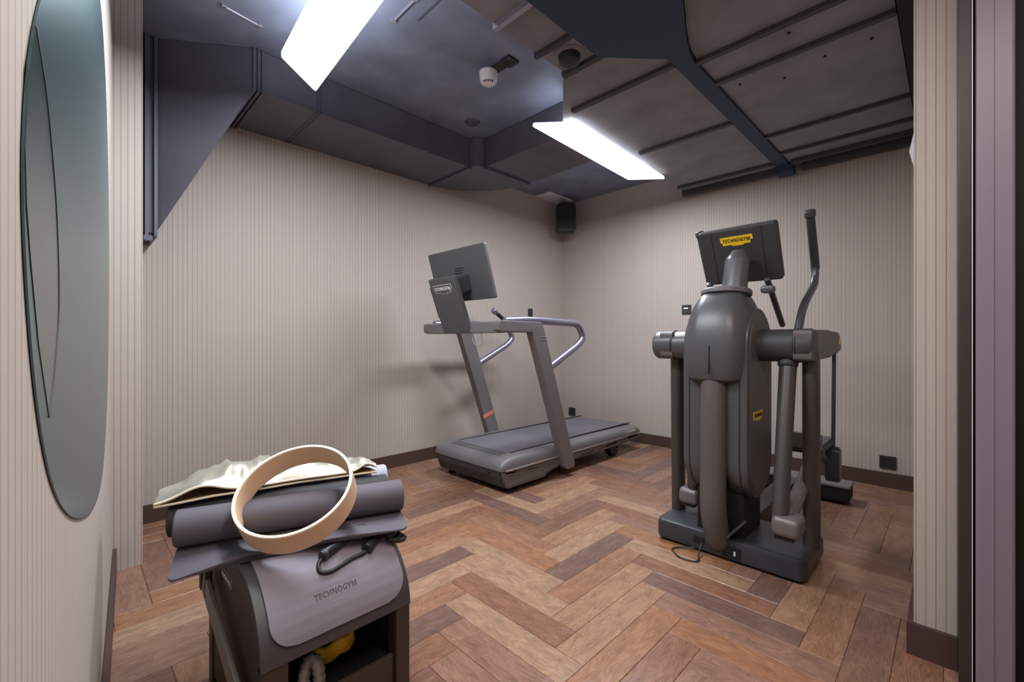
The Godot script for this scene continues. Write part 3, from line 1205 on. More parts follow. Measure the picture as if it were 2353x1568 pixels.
	for k in 4:
		s = Shape.new()
		beam(s, bot.lerp(top, 0.5 + 0.045 * k) + back * 0.0025 + Vector3(0, 0, -0.06 + k * 0.012), bot.lerp(top, 0.5 + 0.045 * k) + back * 0.0025 + Vector3(0, 0, 0.03 + k * 0.012), sup, 0.005, 0.002, 0.0005)
		part("vent_slot", s, M.deep_black, scr)
	s = Shape.new()
	prism(s, rrect(0.20, 0.12, 0.015), facing(foot.lerp(head, 0.80) - face * 0.015, Vector3(0, 0, -1), upv), 0.135, 0.004)
	part("screen_mount", s, M.charcoal_dark, t)
	# stop lever, speed switch and the safety cord
	s = Shape.new()
	tube(s, PackedVector3Array([Vector3(2.16, 1.115, -2.2), Vector3(2.135, 1.14, -2.2), Vector3(2.04, 1.198, -2.2)]), 0.014, 12)
	var lev := part("lever", s, M.black_plastic, t, 60.0)
	s = Shape.new()
	tube(s, PackedVector3Array([Vector3(2.045, 1.195, -2.2), Vector3(2.022, 1.209, -2.2)]), 0.020, 14)
	part("lever_cap", s, M.rail_metal, lev, 60.0)
	s = Shape.new()
	hard_box(s, Vector3(1.955, 1.09, -2.23), Vector3(2.18, 1.122, -2.17))
	part("lever_base", s, M.charcoal, t)
	s = Shape.new()
	box(s, Vector3(2.185, 1.187, zc + 0.385), Vector3(0.022, 0.065, 0.03), 0.005)
	part("speed_switch", s, M.black_plastic, t)
	s = Shape.new()
	tube(s, bend([Vector3(1.95, 1.06, zc + 0.04), Vector3(1.97, 0.98, zc + 0.05), Vector3(1.98, 0.96, zc + 0.09), Vector3(1.98, 0.97, zc + 0.13), Vector3(1.96, 1.06, zc + 0.14)], 0.03), 0.0022, 6)
	part("safety_cord", s, M.tag_white, t, 60.0)
	tag(Vector3(3.52, 0.198, zc + 0.3765), Vector3(1, 0, 0), Vector3(0, 1, 0), 0.15, M.tag_white, M.tag_white, t, M.graphite)


# ---------- cross trainer: lies along x, its back and base towards the door ----------
func superellipse(cx: float, cy: float, cz: float, a: float, b: float, n := 28, e := 0.62) -> PackedVector3Array:
	var r := PackedVector3Array()
	for k in n:
		var t := TAU * k / n
		r.append(Vector3(cx + a * signf(cos(t)) * pow(absf(cos(t)), e), cy, cz + b * signf(sin(t)) * pow(absf(sin(t)), e)))
	return r


func stadium(x0: float, x1: float, y0: float, y1: float) -> PackedVector2Array:
	var p := PackedVector2Array()
	var r := (x1 - x0) / 2
	for k in 13:
		p.append(Vector2(x0 + r, y1 - r) + Vector2.from_angle(PI * k / 12.0) * r)
	for k in 13:
		p.append(Vector2(x0 + r, y0 + r) + Vector2.from_angle(PI + PI * k / 12.0) * r)
	return p


func cross_trainer() -> void:
	var zc := -0.745
	var t := thing("cross_trainer", "black elliptical cross trainer with a yellow-tagged monitor and tall swing handles", "exercise machine", Vector3(2.7, 0, zc))
	var s := Shape.new()
	# feet on the floor
	var plan := rounded(pts([2.095, -1.05, 2.095, -0.43, 2.13, -0.415, 2.44, -0.415, 2.455, -0.43, 2.455, -1.05, 2.42, -1.065, 2.13, -1.065]), 0.03, 3)
	prism(s, plan, Transform3D(Basis(Vector3(1, 0, 0), Vector3(0, 0, 1), Vector3(0, 1, 0)), Vector3(0, 0.008, 0)), 0.098, 0.02)
	var ff := part("front_foot", s, M.foot_black, t)
	s = Shape.new()
	hard_box(s, Vector3(2.12, 0.0, -1.04), Vector3(2.43, 0.01, -0.44))
	part("sole", s, M.deep_black, ff)
	s = Shape.new()
	box(s, Vector3(2.096, 0.05, -0.70), Vector3(0.012, 0.05, 0.075), 0.002)
	var inlet := part("power_inlet", s, M.deep_black, ff)
	s = Shape.new()
	box(s, Vector3(2.0895, 0.048, -0.685), Vector3(0.003, 0.02, 0.008), 0.001)
	part("power_switch", s, M.white_plastic, inlet)
	s = Shape.new()
	box(s, Vector3(2.096, 0.06, -0.845), Vector3(0.01, 0.035, 0.05), 0.002)
	part("socket_cover", s, M.deep_black, ff)
	s = Shape.new()
	tube(s, bend([Vector3(2.094, 0.05, -0.83), Vector3(2.05, 0.012, -0.83), Vector3(1.985, 0.006, -0.80), Vector3(1.965, 0.006, -0.88), Vector3(2.03, 0.006, -0.955), Vector3(2.08, 0.006, -0.92), Vector3(2.085, 0.02, -0.86)], 0.06, 6), 0.0035, 8)
	part("power_cable", s, M.black_plastic, t, 60.0)
	s = Shape.new()
	box(s, Vector3(3.385, 0.06, zc), Vector3(0.16, 0.095, 0.62), 0.02)
	var rf := part("rear_foot", s, M.deep_black, t)
	s = Shape.new()
	box(s, Vector3(3.38, 0.112, zc), Vector3(0.17, 0.02, 0.63), 0.008)
	part("foot_cover", s, M.link_grey, rf)
	s = Shape.new()
	for k in [-1, 1]:
		lathe(s, [[0.0, 0.0], [0.025, 0.0], [0.025, 0.02], [0.0, 0.02]], here(Vector3(3.385, 0, zc + k * 0.25)), 12)
	part("foot_pads", s, M.deep_black, rf)
	s = Shape.new()
	beam(s, Vector3(2.40, 0.085, zc), Vector3(3.36, 0.085, zc), Vector3.UP, 0.06, 0.10, 0.01)
	part("floor_beam", s, M.tube_dark, t)
	# two posts carry the cross axle
	for z in [-0.435, -1.035]:
		s = Shape.new()
		tube(s, PackedVector3Array([Vector3(2.30, 0.10, z), Vector3(2.285, 0.95, z)]), 0.033, 18, Vector3.RIGHT, 1.25)
		part("post", s, M.tube_dark, t, 60.0)
	for k in [-1, 1]:
		s = Shape.new()
		var z0: float = zc + k * 0.10
		var z1: float = zc + k * 0.325
		var z2: float = zc + k * (0.375 if k < 0 else 0.335)
		lathe(s, [[0.0, 0.0], [0.072, 0.0], [0.072, absf(z1 - z0) - 0.06], [0.069, absf(z1 - z0) - 0.059], [0.069, absf(z1 - z0) - 0.055], [0.074, absf(z1 - z0) - 0.054], [0.074, absf(z2 - z0) - 0.012], [0.066, absf(z2 - z0)], [0.0, absf(z2 - z0) + 0.002]], axis_y(Vector3(2.235, 0.98, z0), Vector3(0, 0, k)), 32)
		part("axle_sleeve", s, M.charcoal_dark if k > 0 else M.fairing, t)
		s = Shape.new()
		lathe(s, [[0.073, 0.0], [0.0755, 0.001], [0.0755, 0.004], [0.073, 0.005]], axis_y(Vector3(2.235, 0.98, zc + k * 0.272), Vector3(0, 0, k)), 32)
		part("axle_ring", s, M.deep_black, t)
		# housing of the arm link behind the axle
		s = Shape.new()
		prism(s, rounded(pts([2.17, 0.915, 2.17, 1.048, 2.52, 1.052, 2.76, 1.044, 2.84, 1.0, 2.83, 0.955, 2.56, 0.92]), 0.02, 3), here(Vector3(0, 0, zc + k * 0.30 - 0.035)), 0.07, 0.006)
		var arm := part("link_housing", s, M.fairing_warm, t)
		s = Shape.new()
		prism(s, rounded(pts([2.72, 0.935, 2.70, 1.048, 2.785, 1.042, 2.848, 1.0, 2.838, 0.95]), 0.01, 3), here(Vector3(0, 0, zc + k * 0.30 - 0.037)), 0.074, 0.006)
		part("housing_tip", s, M.graphite_side, arm)
		if k > 0:
			s = Shape.new()
			box(s, Vector3(2.80, 1.0, zc + 0.3375), Vector3(0.035, 0.035, 0.002), 0.0008)
			part("yellow_mark", s, M.tag_yellow, arm)
		# hanging rod with its end block
		s = Shape.new()
		tube(s, PackedVector3Array([Vector3(2.79, 0.96, zc + k * 0.315), Vector3(2.76, 0.42, zc + k * 0.315)]), 0.0095, 10)
		part("hanging_rod", s, M.handle_metal, t, 60.0)
		s = Shape.new()
		prism(s, rrect(0.062, 0.18, 0.028, 4), here(Vector3(2.755, 0.37, zc + k * 0.315 - 0.03)), 0.06, 0.008)
		var blk := part("rod_block", s, M.foot_black, t)
		s = Shape.new()
		prism(s, rrect(0.05, 0.165, 0.024, 4), here(Vector3(2.755, 0.37, zc + k * 0.315 + (0.0295 if k > 0 else -0.0325))), 0.003, 0.001)
		part("block_cover", s, M.link_grey, blk)
	var zb := zc - 0.02
	# body: two round-ended side covers on a dark core
	s = Shape.new()
	prism(s, stadium(2.10, 2.38, 0.30, 1.12), here(Vector3(0, 0, zb - 0.06)), 0.12)
	part("body_core", s, M.deep_black, t)
	for k in [-1, 1]:
		s = Shape.new()
		prism(s, stadium(2.06, 2.42, 0.275, 1.155), here(Vector3(0, 0, zb + (0.045 if k > 0 else -0.145))), 0.10, 0.022)
		var cov := part("side_cover", s, M.fairing, t)
		s = Shape.new()
		prism(s, stadium(2.082, 2.398, 0.30, 1.13), here(Vector3(0, 0, zb + (0.1445 if k > 0 else -0.1475))), 0.003, 0.001)
		part("side_panel", s, M.fairing_warm, cov)
		s = Shape.new()
		prism(s, stadium(2.0585, 2.4215, 0.2735, 1.1565), here(Vector3(0, 0, zb + (0.108 if k > 0 else -0.112))), 0.004)
		part("cover_seam", s, M.deep_black, cov)
		if k > 0:
			s = Shape.new()
			tag(Vector3(2.185, 0.667, zb + 0.1476), Vector3(1, 0, 0), Vector3(0, 1, 0), 0.135, M.tag_yellow, M.tag_ink, cov)
	# front column that curls onto the base
	s = Shape.new()
	tube(s, bend([Vector3(2.075, 0.95, zb), Vector3(2.055, 0.70, zb), Vector3(2.055, 0.22, zb), Vector3(2.11, 0.085, zb)], 0.10, 6), 0.056, 20, Vector3.RIGHT, 0.9, 0.5)
	part("front_column", s, M.fairing_warm, t, 60.0)
	# hollow below the body
	s = Shape.new()
	hard_box(s, Vector3(2.13, 0.10, zb - 0.10), Vector3(2.37, 0.34, zb + 0.105))
	part("crank_well", s, M.deep_black, t)
	s = Shape.new()
	beam(s, Vector3(2.09, 0.115, zb + 0.05), Vector3(2.10, 0.20, zb + 0.12), Vector3(1, 0, 0), 0.05, 0.012, 0.004)
	part("crank_guard", s, M.charcoal_dark, t)
	# fairing over the top
	s = Shape.new()
	loft(s, [superellipse(2.17, 0.815, zb, 0.145, 0.118), superellipse(2.17, 0.835, zb, 0.165, 0.130), superellipse(2.178, 0.93, zb, 0.182, 0.143), superellipse(2.185, 1.02, zb, 0.182, 0.145), superellipse(2.195, 1.10, zb, 0.170, 0.137), superellipse(2.205, 1.16, zb, 0.150, 0.122), superellipse(2.212, 1.20, zb, 0.127, 0.104), superellipse(2.215, 1.222, zb, 0.105, 0.088)])
	var dome := part("top_fairing", s, M.fairing, t, 60.0)
	s = Shape.new()
	beam(s, Vector3(1.993, 0.85, zb + 0.004), Vector3(1.9985, 0.98, zb + 0.004), Vector3(0, 0, 1), 0.0025, 0.008, 0.0005)
	part("fairing_seam", s, M.deep_black, dome)
	s = Shape.new()
	lathe(s, [[0.0, 0.0], [0.104, 0.0], [0.112, 0.006], [0.112, 0.022], [0.104, 0.03], [0.06, 0.04], [0.0, 0.041]], axis_y(Vector3(2.218, 1.214, zb), Vector3(0.12, 1, 0)), 32)
	part("neck_ring", s, M.graphite, t)
	# monitor arm and monitor, leaning away from the rider
	s = Shape.new()
	tube(s, PackedVector3Array([Vector3(2.235, 1.22, zc + 0.008), Vector3(2.262, 1.30, zc + 0.008), Vector3(2.285, 1.385, zc + 0.008), Vector3(2.292, 1.40, zc + 0.008), Vector3(2.300, 1.42, zc + 0.008)]), [0.057, 0.057, 0.057, 0.054, 0.042], 20, Vector3.RIGHT, 0.75, 0.4)
	part("monitor_arm", s, M.fairing, t, 60.0)
	var bot := Vector3(2.43, 1.297, -0.7555)
	var top := Vector3(2.302, 1.557, -0.7555)
	var up := (top - bot).normalized()
	var back := Vector3(0, 0, 1).cross(up).normalized()
	if back.x > 0.0:
		back = -back
	s = Shape.new()
	prism(s, rrect(0.363, 0.288, 0.016, 4), facing(bot.lerp(top, 0.5) - back * 0.042, Vector3(0, 0, 1), up), 0.042, 0.009)
	var mon := part("monitor", s, M.charcoal_dark, t)
	s = Shape.new()
	prism(s, rrect(0.335, 0.255, 0.01, 4), facing(bot.lerp(top, 0.5) - back * 0.0435, Vector3(0, 0, 1), up), 0.003)
	part("monitor_glass", s, M.screen_glass, mon)
	for k in [-0.115, 0.115]:
		s = Shape.new()
		beam(s, bot + up * 0.01 + back * 0.0002 + Vector3(0, 0, k), top - up * 0.01 + back * 0.0002 + Vector3(0, 0, k), Vector3(0, 0, 1), 0.003, 0.0016, 0.0003)
		part("monitor_groove", s, M.deep_black, mon)
	tag(bot.lerp(top, 0.79) + back * 0.0005 + Vector3(0, 0, 0.0), Vector3(0, 0, 1), up, 0.15, M.tag_yellow, M.tag_ink, mon)
	# fixed grips beside the monitor arm
	for z in [-0.60, -0.86]:
		s = Shape.new()
		tube(s, PackedVector3Array([Vector3(2.26, 1.285, z), Vector3(2.52, 1.08, z)]), 0.0135, 12)
		var g := part("fixed_grip", s, M.handle_metal, t, 60.0)
		s = Shape.new()
		box(s, Vector3(2.235, 1.235, z + (0.01 if z > zc else 0.03)), Vector3(0.05, 0.035, 0.055), 0.012)
		part("grip_mount", s, M.fairing, g)
	# swing arms: handle above the axle, lever below, pedal link behind
	swing(t, zc + 0.265, 1, 0.0)
	swing(t, -0.93, -1, 0.0)


func swing(t: Node3D, z: float, k: int, lean: float) -> void:
	var hub := Vector3(2.235, 0.98, z)
	var turn := Transform3D(Basis(Vector3(0, 0, 1), -lean), Vector3.ZERO)
	var at := func(x: float, y: float, dz := 0.0) -> Vector3: return hub + turn * (Vector3(x, y, z + dz) - hub)
	var s := Shape.new()
	var knots := [at.call(2.235, 1.03, 0.005), at.call(2.30, 1.15, 0.01), at.call(2.545, 1.275, 0.01), at.call(2.565, 1.36, 0.01), at.call(2.445, 1.60, 0.01)]
	if k < 0:
		knots = [Vector3(2.235, 1.0, -0.90), Vector3(2.35, 1.15, -0.93), Vector3(2.64, 1.28, -0.99), Vector3(2.67, 1.36, -1.015), Vector3(2.59, 1.625, -1.04)]
	var line := bend(knots, 0.10, 6)
	tube(s, line, 0.0165, 14)
	var h := part("swing_handle", s, M.handle_metal, t, 60.0)
	s = Shape.new()
	tube(s, bend([knots[3].lerp(knots[2], 0.12), knots[3].lerp(knots[4], 0.1), knots[4]], 0.05, 5), 0.0185, 14)
	part("hand_grip", s, M.grip_rubber, h, 60.0)
	s = Shape.new()
	tube(s, PackedVector3Array([knots[4].lerp(knots[3], 0.05), knots[4].lerp(knots[3], -0.03)]), 0.024, 16)
	part("grip_cap", s, M.charcoal_dark, h, 60.0)
	# lever and joint
	var low: Vector3 = Vector3(2.02, 0.28, z + k * 0.01 - 0.02) if k > 0 else Vector3(2.24, 0.23, z)
	s = Shape.new()
	tube(s, PackedVector3Array([Vector3(2.235, 0.915, z - maxf(k, 0) * 0.03), low]), [0.034, 0.030], 18)
	var lev := part("swing_lever", s, M.tube_dark, t, 60.0)
	s = Shape.new()
	tube(s, PackedVector3Array([Vector3(2.235, 0.925, z - maxf(k, 0) * 0.03), Vector3(2.235, 0.925, z - maxf(k, 0) * 0.03).lerp(low, 0.05)]), 0.039, 18)
	part("lever_collar", s, M.charcoal_dark, lev, 60.0)
	s = Shape.new()
	prism(s, rrect(0.125, 0.085, 0.028, 4), here(low + Vector3(0.02, -0.02, -0.045 + k * 0.02)), 0.10, 0.02)
	var joint := part("pedal_joint", s, M.link_grey, t, 50.0)
	s = Shape.new()
	box(s, low + Vector3(0.02, -0.066, k * 0.02), Vector3(0.10, 0.012, 0.07), 0.004)
	part("joint_underside", s, M.deep_black, joint)
	var e := low + Vector3(0.43, 0.135, k * 0.02)
	s = Shape.new()
	tube(s, PackedVector3Array([low + Vector3(0.05, 0.0, k * 0.02), e]), 0.029, 18)
	var bar := part("pedal_link", s, M.link_grey, t, 60.0)
	s = Shape.new()
	tube(s, PackedVector3Array([e, e + Vector3(0.03, 0.01, 0)]), 0.036, 18)
	part("link_collar", s, M.rail_metal, bar, 60.0)
	s = Shape.new()
	tube(s, bend([e + Vector3(0.01, 0.0, 0), e + Vector3(0.12, 0.04, 0), e + Vector3(0.34, -0.04, 0)], 0.05), 0.026, 14)
	part("link_tail", s, M.rail_metal, bar, 60.0)
	s = Shape.new()
	box(s, e + Vector3(0.18, 0.065, -k * 0.03), Vector3(0.34, 0.03, 0.15), 0.01)
	var ped := part("pedal", s, M.black_plastic, t)
	s = Shape.new()
	box(s, e + Vector3(0.02, 0.11, -k * 0.03), Vector3(0.03, 0.075, 0.15), 0.01)
	part("toe_wall", s, M.graphite, ped)
	s = Shape.new()
	box(s, e + Vector3(0.19, 0.083, -k * 0.03), Vector3(0.30, 0.008, 0.13), 0.003)
	part("tread", s, M.charcoal, ped)


# ---------- bench with mats, wheel and bag ----------
const BX0 := 0.286
const BX1 := 0.656
const BZ0 := -1.05      # front
const BZ1 := -1.56


func bench_curve() -> Array:
	# the top line of the bench from front to back: points (z, y) with their normals
	var p := []
	for k in 13:
		var a := PI / 2 * k / 12.0
		p.append([Vector2(-1.27 + 0.22 * cos(a), 0.28 + 0.185 * sin(a)), Vector2(cos(a) / 0.22, sin(a) / 0.185).normalized()])
	p.append([Vector2(-1.36, 0.465), Vector2(0, 1)])
	for k in 9:
		var a := PI / 2 * k / 8.0
		p.append([Vector2(-1.46 - 0.10 * sin(a), 0.28 + 0.185 * cos(a)), Vector2(-sin(a), cos(a))])
	return p


# a sheet laid on the bench line from index i0 on, half as wide as «half(length gone)»
func sheet(c: Array, i0: int, i1: int, half: Callable, low: float, high: float, xc: float) -> Shape:
	var rings := []
	var gone := 0.0
	for i in range(i0, i1):
		if i > i0:
			gone += (c[i][0] as Vector2).distance_to(c[i - 1][0])
		var w: float = half.call(gone)
		var ring := PackedVector3Array()
		for q in [[-w, low], [-w, high - 0.001], [-w + 0.001, high], [w - 0.001, high], [w, high - 0.001], [w, low]]:
			var o: Vector2 = c[i][0] + c[i][1] * float(q[1])
			ring.append(Vector3(xc + q[0], o.y, o.x))
		rings.append(ring)
	return loft(Shape.new(), rings)


func bench() -> void:
	var xc := (BX0 + BX1) / 2
	var t := thing("workout_bench", "dark grey workout bench with a curved padded top and storage below", "bench", Vector3(xc, 0, -1.3))
	var c := bench_curve()
	var full := func(_g: float) -> float: return (BX1 - BX0) / 2
	var s := sheet(c, 0, c.size(), full, -0.016, 0.0, xc)
	var shell := part("top_shell", s, M.bench_shell, t, 30.0)
	# fine line of points for the pad so that its corners round off
	var fine := []
	for i in c.size() - 1:
		for k in 4:
			var n: Vector2 = (c[i][1] as Vector2).lerp(c[i + 1][1], k / 4.0).normalized()
			fine.append([(c[i][0] as Vector2).lerp(c[i + 1][0], k / 4.0), n])
	var r := 0.055
	var soft := func(g: float) -> float:
		var d := maxf(0.0, r - g)
		return (BX1 - BX0) / 2 - 0.018 - (r - sqrt(maxf(0.0, r * r - d * d)))
	s = sheet(fine, 5, fine.size() - 16, soft, 0.0, 0.0065, xc + 0.004)
	var pad := part("pad", s, M.pad_rubber, t, 30.0)
	var n := Vector3(0, 0.579, 0.815).normalized()
	var o := Vector3(0.463, 0.381, -1.081) + n * 0.0006
	s = Shape.new()
	var along := Vector3(1, 0, 0)
	var up := n.cross(along).normalized()
	if up.y < 0.0:
		up = -up
	tag(o, along, up, 0.125, M.pad_rubber, M.charcoal, pad)
	# side panels
	for k in [BX0 + 0.004, BX1 - 0.012]:
		s = Shape.new()
		prism(s, pts([BZ0 - 0.03, 0.03, BZ0 - 0.022, 0.30, -1.14, 0.40, -1.27, 0.445, -1.46, 0.445, -1.53, 0.40, -1.545, 0.03]), Transform3D(Basis(Vector3(0, 0, 1), Vector3(0, 1, 0), Vector3(1, 0, 0)), Vector3(k, 0, 0)), 0.008)
		var panel := part("side_panel", s, M.bench_frame, t)
		if k < xc:
			tag(Vector3(k - 0.0002, 0.372, -1.36), Vector3(0, 0, 1), Vector3(0, 1, 0), 0.105, M.tag_white, M.tag_white, panel, M.bench_frame)
	# front and rear posts
	for q in [[BX0, 0.058, BZ0 - 0.025], [BX1 - 0.042, 0.042, BZ0 - 0.025], [BX0, 0.058, BZ1 + 0.025], [BX1 - 0.042, 0.042, BZ1 + 0.025]]:
		s = Shape.new()
		box(s, Vector3(q[0] + q[1] / 2, 0.147, q[2]), Vector3(q[1], 0.292, 0.045), 0.004)
		part("post", s, M.bench_frame, t)
	s = Shape.new()
	hard_box(s, Vector3(BX0 + 0.012, 0.02, BZ1 + 0.02), Vector3(BX1 - 0.012, 0.032, BZ0 - 0.02))
	part("bottom_plate", s, M.bench_frame, t)
	s = Shape.new()
	hard_box(s, Vector3(BX0 + 0.012, 0.128, -1.5), Vector3(BX1 - 0.012, 0.136, BZ0 - 0.05))
	part("shelf", s, M.deep_black, t)
	s = Shape.new()
	hard_box(s, Vector3(BX0 + 0.012, 0.03, -1.40), Vector3(BX1 - 0.012, 0.44, -1.39))
	part("divider", s, M.deep_black, t)
	s = Shape.new()
	box(s, Vector3((BX0 + 0.058 + BX1 - 0.042) / 2, 0.092, BZ0 - 0.022), Vector3(0.268, 0.125, 0.014), 0.003)
	part("drawer_front", s, M.bench_frame, t)
	# carrying frame on each side: a slotted plate above a slanted brace
	for k in [[BX0 - 0.028, 1.0]]:
		s = Shape.new()
		beam(s, Vector3(k[0] + 0.006, 0.325, -1.49), Vector3(k[0] + 0.012, 0.14, -1.06), Vector3(0, 0.9, 0.43), 0.062, 0.012, 0.003)
		var br := part("brace", s, M.bench_edge, t)
		for z in [-1.462, -1.522]:
			s = Shape.new()
			hard_box(s, Vector3(k[0], 0.29, z - 0.011), Vector3(k[0] + 0.012, 0.455, z + 0.011))
			part("slot_side", s, M.bench_frame, br)
		s = Shape.new()
		hard_box(s, Vector3(k[0], 0.385, -1.533), Vector3(k[0] + 0.012, 0.455, -1.451))
		part("slot_top", s, M.bench_frame, br)
		for z in [-1.49]:
			s = Shape.new()
			hard_box(s, Vector3(minf(k[0], k[0] + k[1] * 0.034), 0.42, z - 0.03), Vector3(maxf(k[0] + 0.012, k[0] + k[1] * 0.034), 0.44, z + 0.03))
			part("bracket", s, M.bench_frame, br)
	for q in [[BX0 + 0.02, BZ0 - 0.03], [BX1 - 0.02, BZ0 - 0.03], [BX0 + 0.02, BZ1 + 0.03], [BX1 - 0.02, BZ1 + 0.03]]:
		s = Shape.new()
		lathe(s, [[0.0, 0.0], [0.018, 0.0], [0.018, 0.022], [0.0, 0.022]], here(Vector3(q[0], 0, q[1])), 12)
		part("foot", s, M.deep_black, t)
	shell.set_meta("label", "grey curved top shell")

	# what lies in the open compartment (on the shelf, 0.136 high)
	t = thing("resistance_strap", "yellow resistance strap folded in the bench's open compartment", "strap", Vector3(0.475, 0.136, -1.16))
	var path := PackedVector3Array()
	for k in 15:
		path.append(Vector3(0.425 + 0.008 * k, 0.188 + 0.006 * sin(k * 0.9) + 0.002 * k, -1.15 - 0.01 * sin(k * 0.5)))
	s = Shape.new()
	tube(s, path, 0.009, 8, Vector3.UP, 1.0)
	for q in 3:
		var p2 := PackedVector3Array()
		for x in path:
			p2.append(x + Vector3(0.004 * q, -0.012 * (q + 1), -0.006 * q))
		tube(s, p2, 0.009, 8)
	part("strap_fold", s, M.band_yellow, t, 60.0)
	t = thing("braided_rope", "grey braided rope looped in the bench's open compartment", "rope", Vector3(0.395, 0.136, -1.11))
	for q in 2:
		s = Shape.new()
		path = PackedVector3Array()
		for k in 25:
			var a := PI * k / 24.0
			path.append(Vector3(0.408 - 0.02 * cos(a) + 0.016 * q, 0.15 + 0.075 * sin(a) - 0.016 * q, -1.105 - 0.02 * q))
		var rad := []
		for k in 25:
			rad.append(0.0105 + 0.0022 * sin(k * 2.6))
		tube(s, path, rad, 10)
		part("loop", s, M.braid_grey, t, 60.0)
	t = thing("dumbbell", "black dumbbell lying behind the yellow strap in the bench", "dumbbell", Vector3(0.47, 0.136, -1.25))
	s = Shape.new()
	tube(s, PackedVector3Array([Vector3(0.40, 0.19, -1.25), Vector3(0.58, 0.19, -1.25)]), 0.015, 12)
	part("grip", s, M.black_plastic, t)
	for x in [0.395, 0.585]:
		s = Shape.new()
		lathe(s, [[0.0, -0.03], [0.046, -0.03], [0.052, -0.024], [0.052, 0.024], [0.046, 0.03], [0.0, 0.03]], axis_y(Vector3(x, 0.189, -1.25), Vector3(1, 0, 0)), 18)
		part("weight", s, M.rope_black, t)

	mats()
	wheel()
	bag()
	rope()


const AX := Vector3(0.947, 0, 0.322)        # along the mat rolls
const FW := Vector3(-0.322, 0, 0.947)       # towards the front of the bench


func roll_shape(c: Vector3, r: float, half: float, m: Material, core: Material, t: Node3D) -> void:
	var s := Shape.new()
	# outer layer ends a little early, so that the coil shows at the ends
	lathe(s, [[r * 0.2, -half + 0.006], [r * 0.86, -half + 0.004], [r * 0.88, -half], [r - 0.003, -half], [r, -half + 0.003], [r, half - 0.003], [r - 0.003, half], [r * 0.88, half], [r * 0.86, half - 0.004], [r * 0.2, half - 0.006]], axis_y(c, AX), 36)
	var roll := part("roll", s, m, t)
	for e in [-1.0, 1.0]:
		s = Shape.new()
		var path := PackedVector3Array()
		var f := axis_y(c + AX * e * (half - 0.003), AX)
		for k in 61:
			var a := TAU * 3.4 * k / 60.0
			var q := r * (0.12 + 0.74 * k / 60.0)
			path.append(f * Vector3(q * cos(a), 0, q * sin(a)))
		tube(s, path, 0.0022, 5, AX)
		part("coil", s, core, roll, 60.0)


func mats() -> void:
	var c := Vector3(0.453, 0.5245, -1.298)
	var t := thing("rolled_mat", "charcoal exercise mat rolled up with its loose end hanging forward on the bench", "mat", Vector3(c.x, 0.473, c.z), "mats on the bench")
	roll_shape(c, 0.0455, 0.283, M.mat_rubber, M.mat_dark, t)
	# loose end
	var s := Shape.new()
	var rings := []
	for k in 17:
		var d := -0.015 + 0.148 * k / 16.0
		var w := 0.279
		if d > 0.093:
			w -= 0.04 - sqrt(maxf(0.0, 0.0016 - pow(d - 0.093, 2)))
		var ring := PackedVector3Array()
		for side in [-1, 1]:
			for j in 5:
				var x: float = (-w + 2.0 * w * j / 4.0) * -side
				var sag := -0.04 * pow(maxf(0.0, -x - 0.1) / 0.18, 2.0) * (d / 0.13) - 0.016 * pow(maxf(0.0, x - 0.1) / 0.18, 2.0) * (d / 0.13) + 0.005 * maxf(0.0, d - 0.08) / 0.09
				var p := c + AX * x + FW * d
				ring.append(Vector3(p.x, 0.4745 + sag + (0.005 if side > 0 else 0.0), p.z))
		rings.append(ring)
	loft(s, rings)
	part("loose_end", s, M.mat_rubber, t, 40.0)
	c = Vector3(0.453, 0.519, -1.298) - FW * 0.0935 - AX * 0.03
	t = thing("rolled_mat", "black rolled exercise mat behind the charcoal one, under the satin bag", "mat", Vector3(c.x, 0.4725, c.z), "mats on the bench")
	roll_shape(c, 0.0455, 0.285, M.mat_dark, M.mat_rubber, t)
	c = Vector3(0.453, 0.5215, -1.298) - FW * 0.19 + AX * 0.02
	t = thing("foam_roller", "pale blue-grey foam roller under the satin bag, its end showing at the right", "roller", Vector3(c.x, 0.4725, c.z), "")
	s = Shape.new()
	lathe(s, [[0.018, -0.25], [0.046, -0.25], [0.049, -0.245], [0.049, 0.245], [0.046, 0.25], [0.018, 0.25], [0.016, 0.24], [0.0, 0.24]], axis_y(c, AX), 30)
	part("foam", s, M.foam_grey, t)


func wheel() -> void:
	var n := Vector3(-0.392, 0.842, 0.412).normalized()
	var c := Vector3(0.411, 0.618, -1.220)
	var t := thing("wooden_ring", "pale wooden training ring leaning on the mats and bag", "ring", Vector3(c.x, 0.49, c.z))
	var at := axis_y(c, n)
	var ro := 0.1465
	var ri := 0.1375
	var w := 0.070
	var s := Shape.new()
	ring_band(s, [[ri, -0.004], [ro, -0.004], [ro, -w + 0.004], [ri, -w + 0.004]], at)
	part("band", s, M.birch, t)
	s = Shape.new()
	ring_band(s, [[ri, -0.004], [ri + 0.001, -0.0005], [ri + 0.003, 0.0], [ro - 0.003, 0.0], [ro - 0.001, -0.0005], [ro, -0.004]], at)
	part("upper_edge", s, M.birch_edge, t, 60.0)
	s = Shape.new()
	ring_band(s, [[ri, -w + 0.004], [ro, -w + 0.004], [ro - 0.002, -w], [ri + 0.002, -w]], at)
	part("lower_edge", s, M.birch_edge, t)


func ring_band(s: Shape, prof: Array, at: Transform3D, n := 72) -> void:
	var from := s.v.size()
	var rings := []
	for p in prof + [prof[0]]:
		var ring := PackedVector3Array()
		for j in n:
			ring.append(at * Vector3(p[0] * cos(TAU * j / n), p[1], p[0] * sin(TAU * j / n)))
		rings.append(ring)
	for k in rings.size() - 1:
		band(s, rings[k], rings[k + 1])
	closed(s, from)


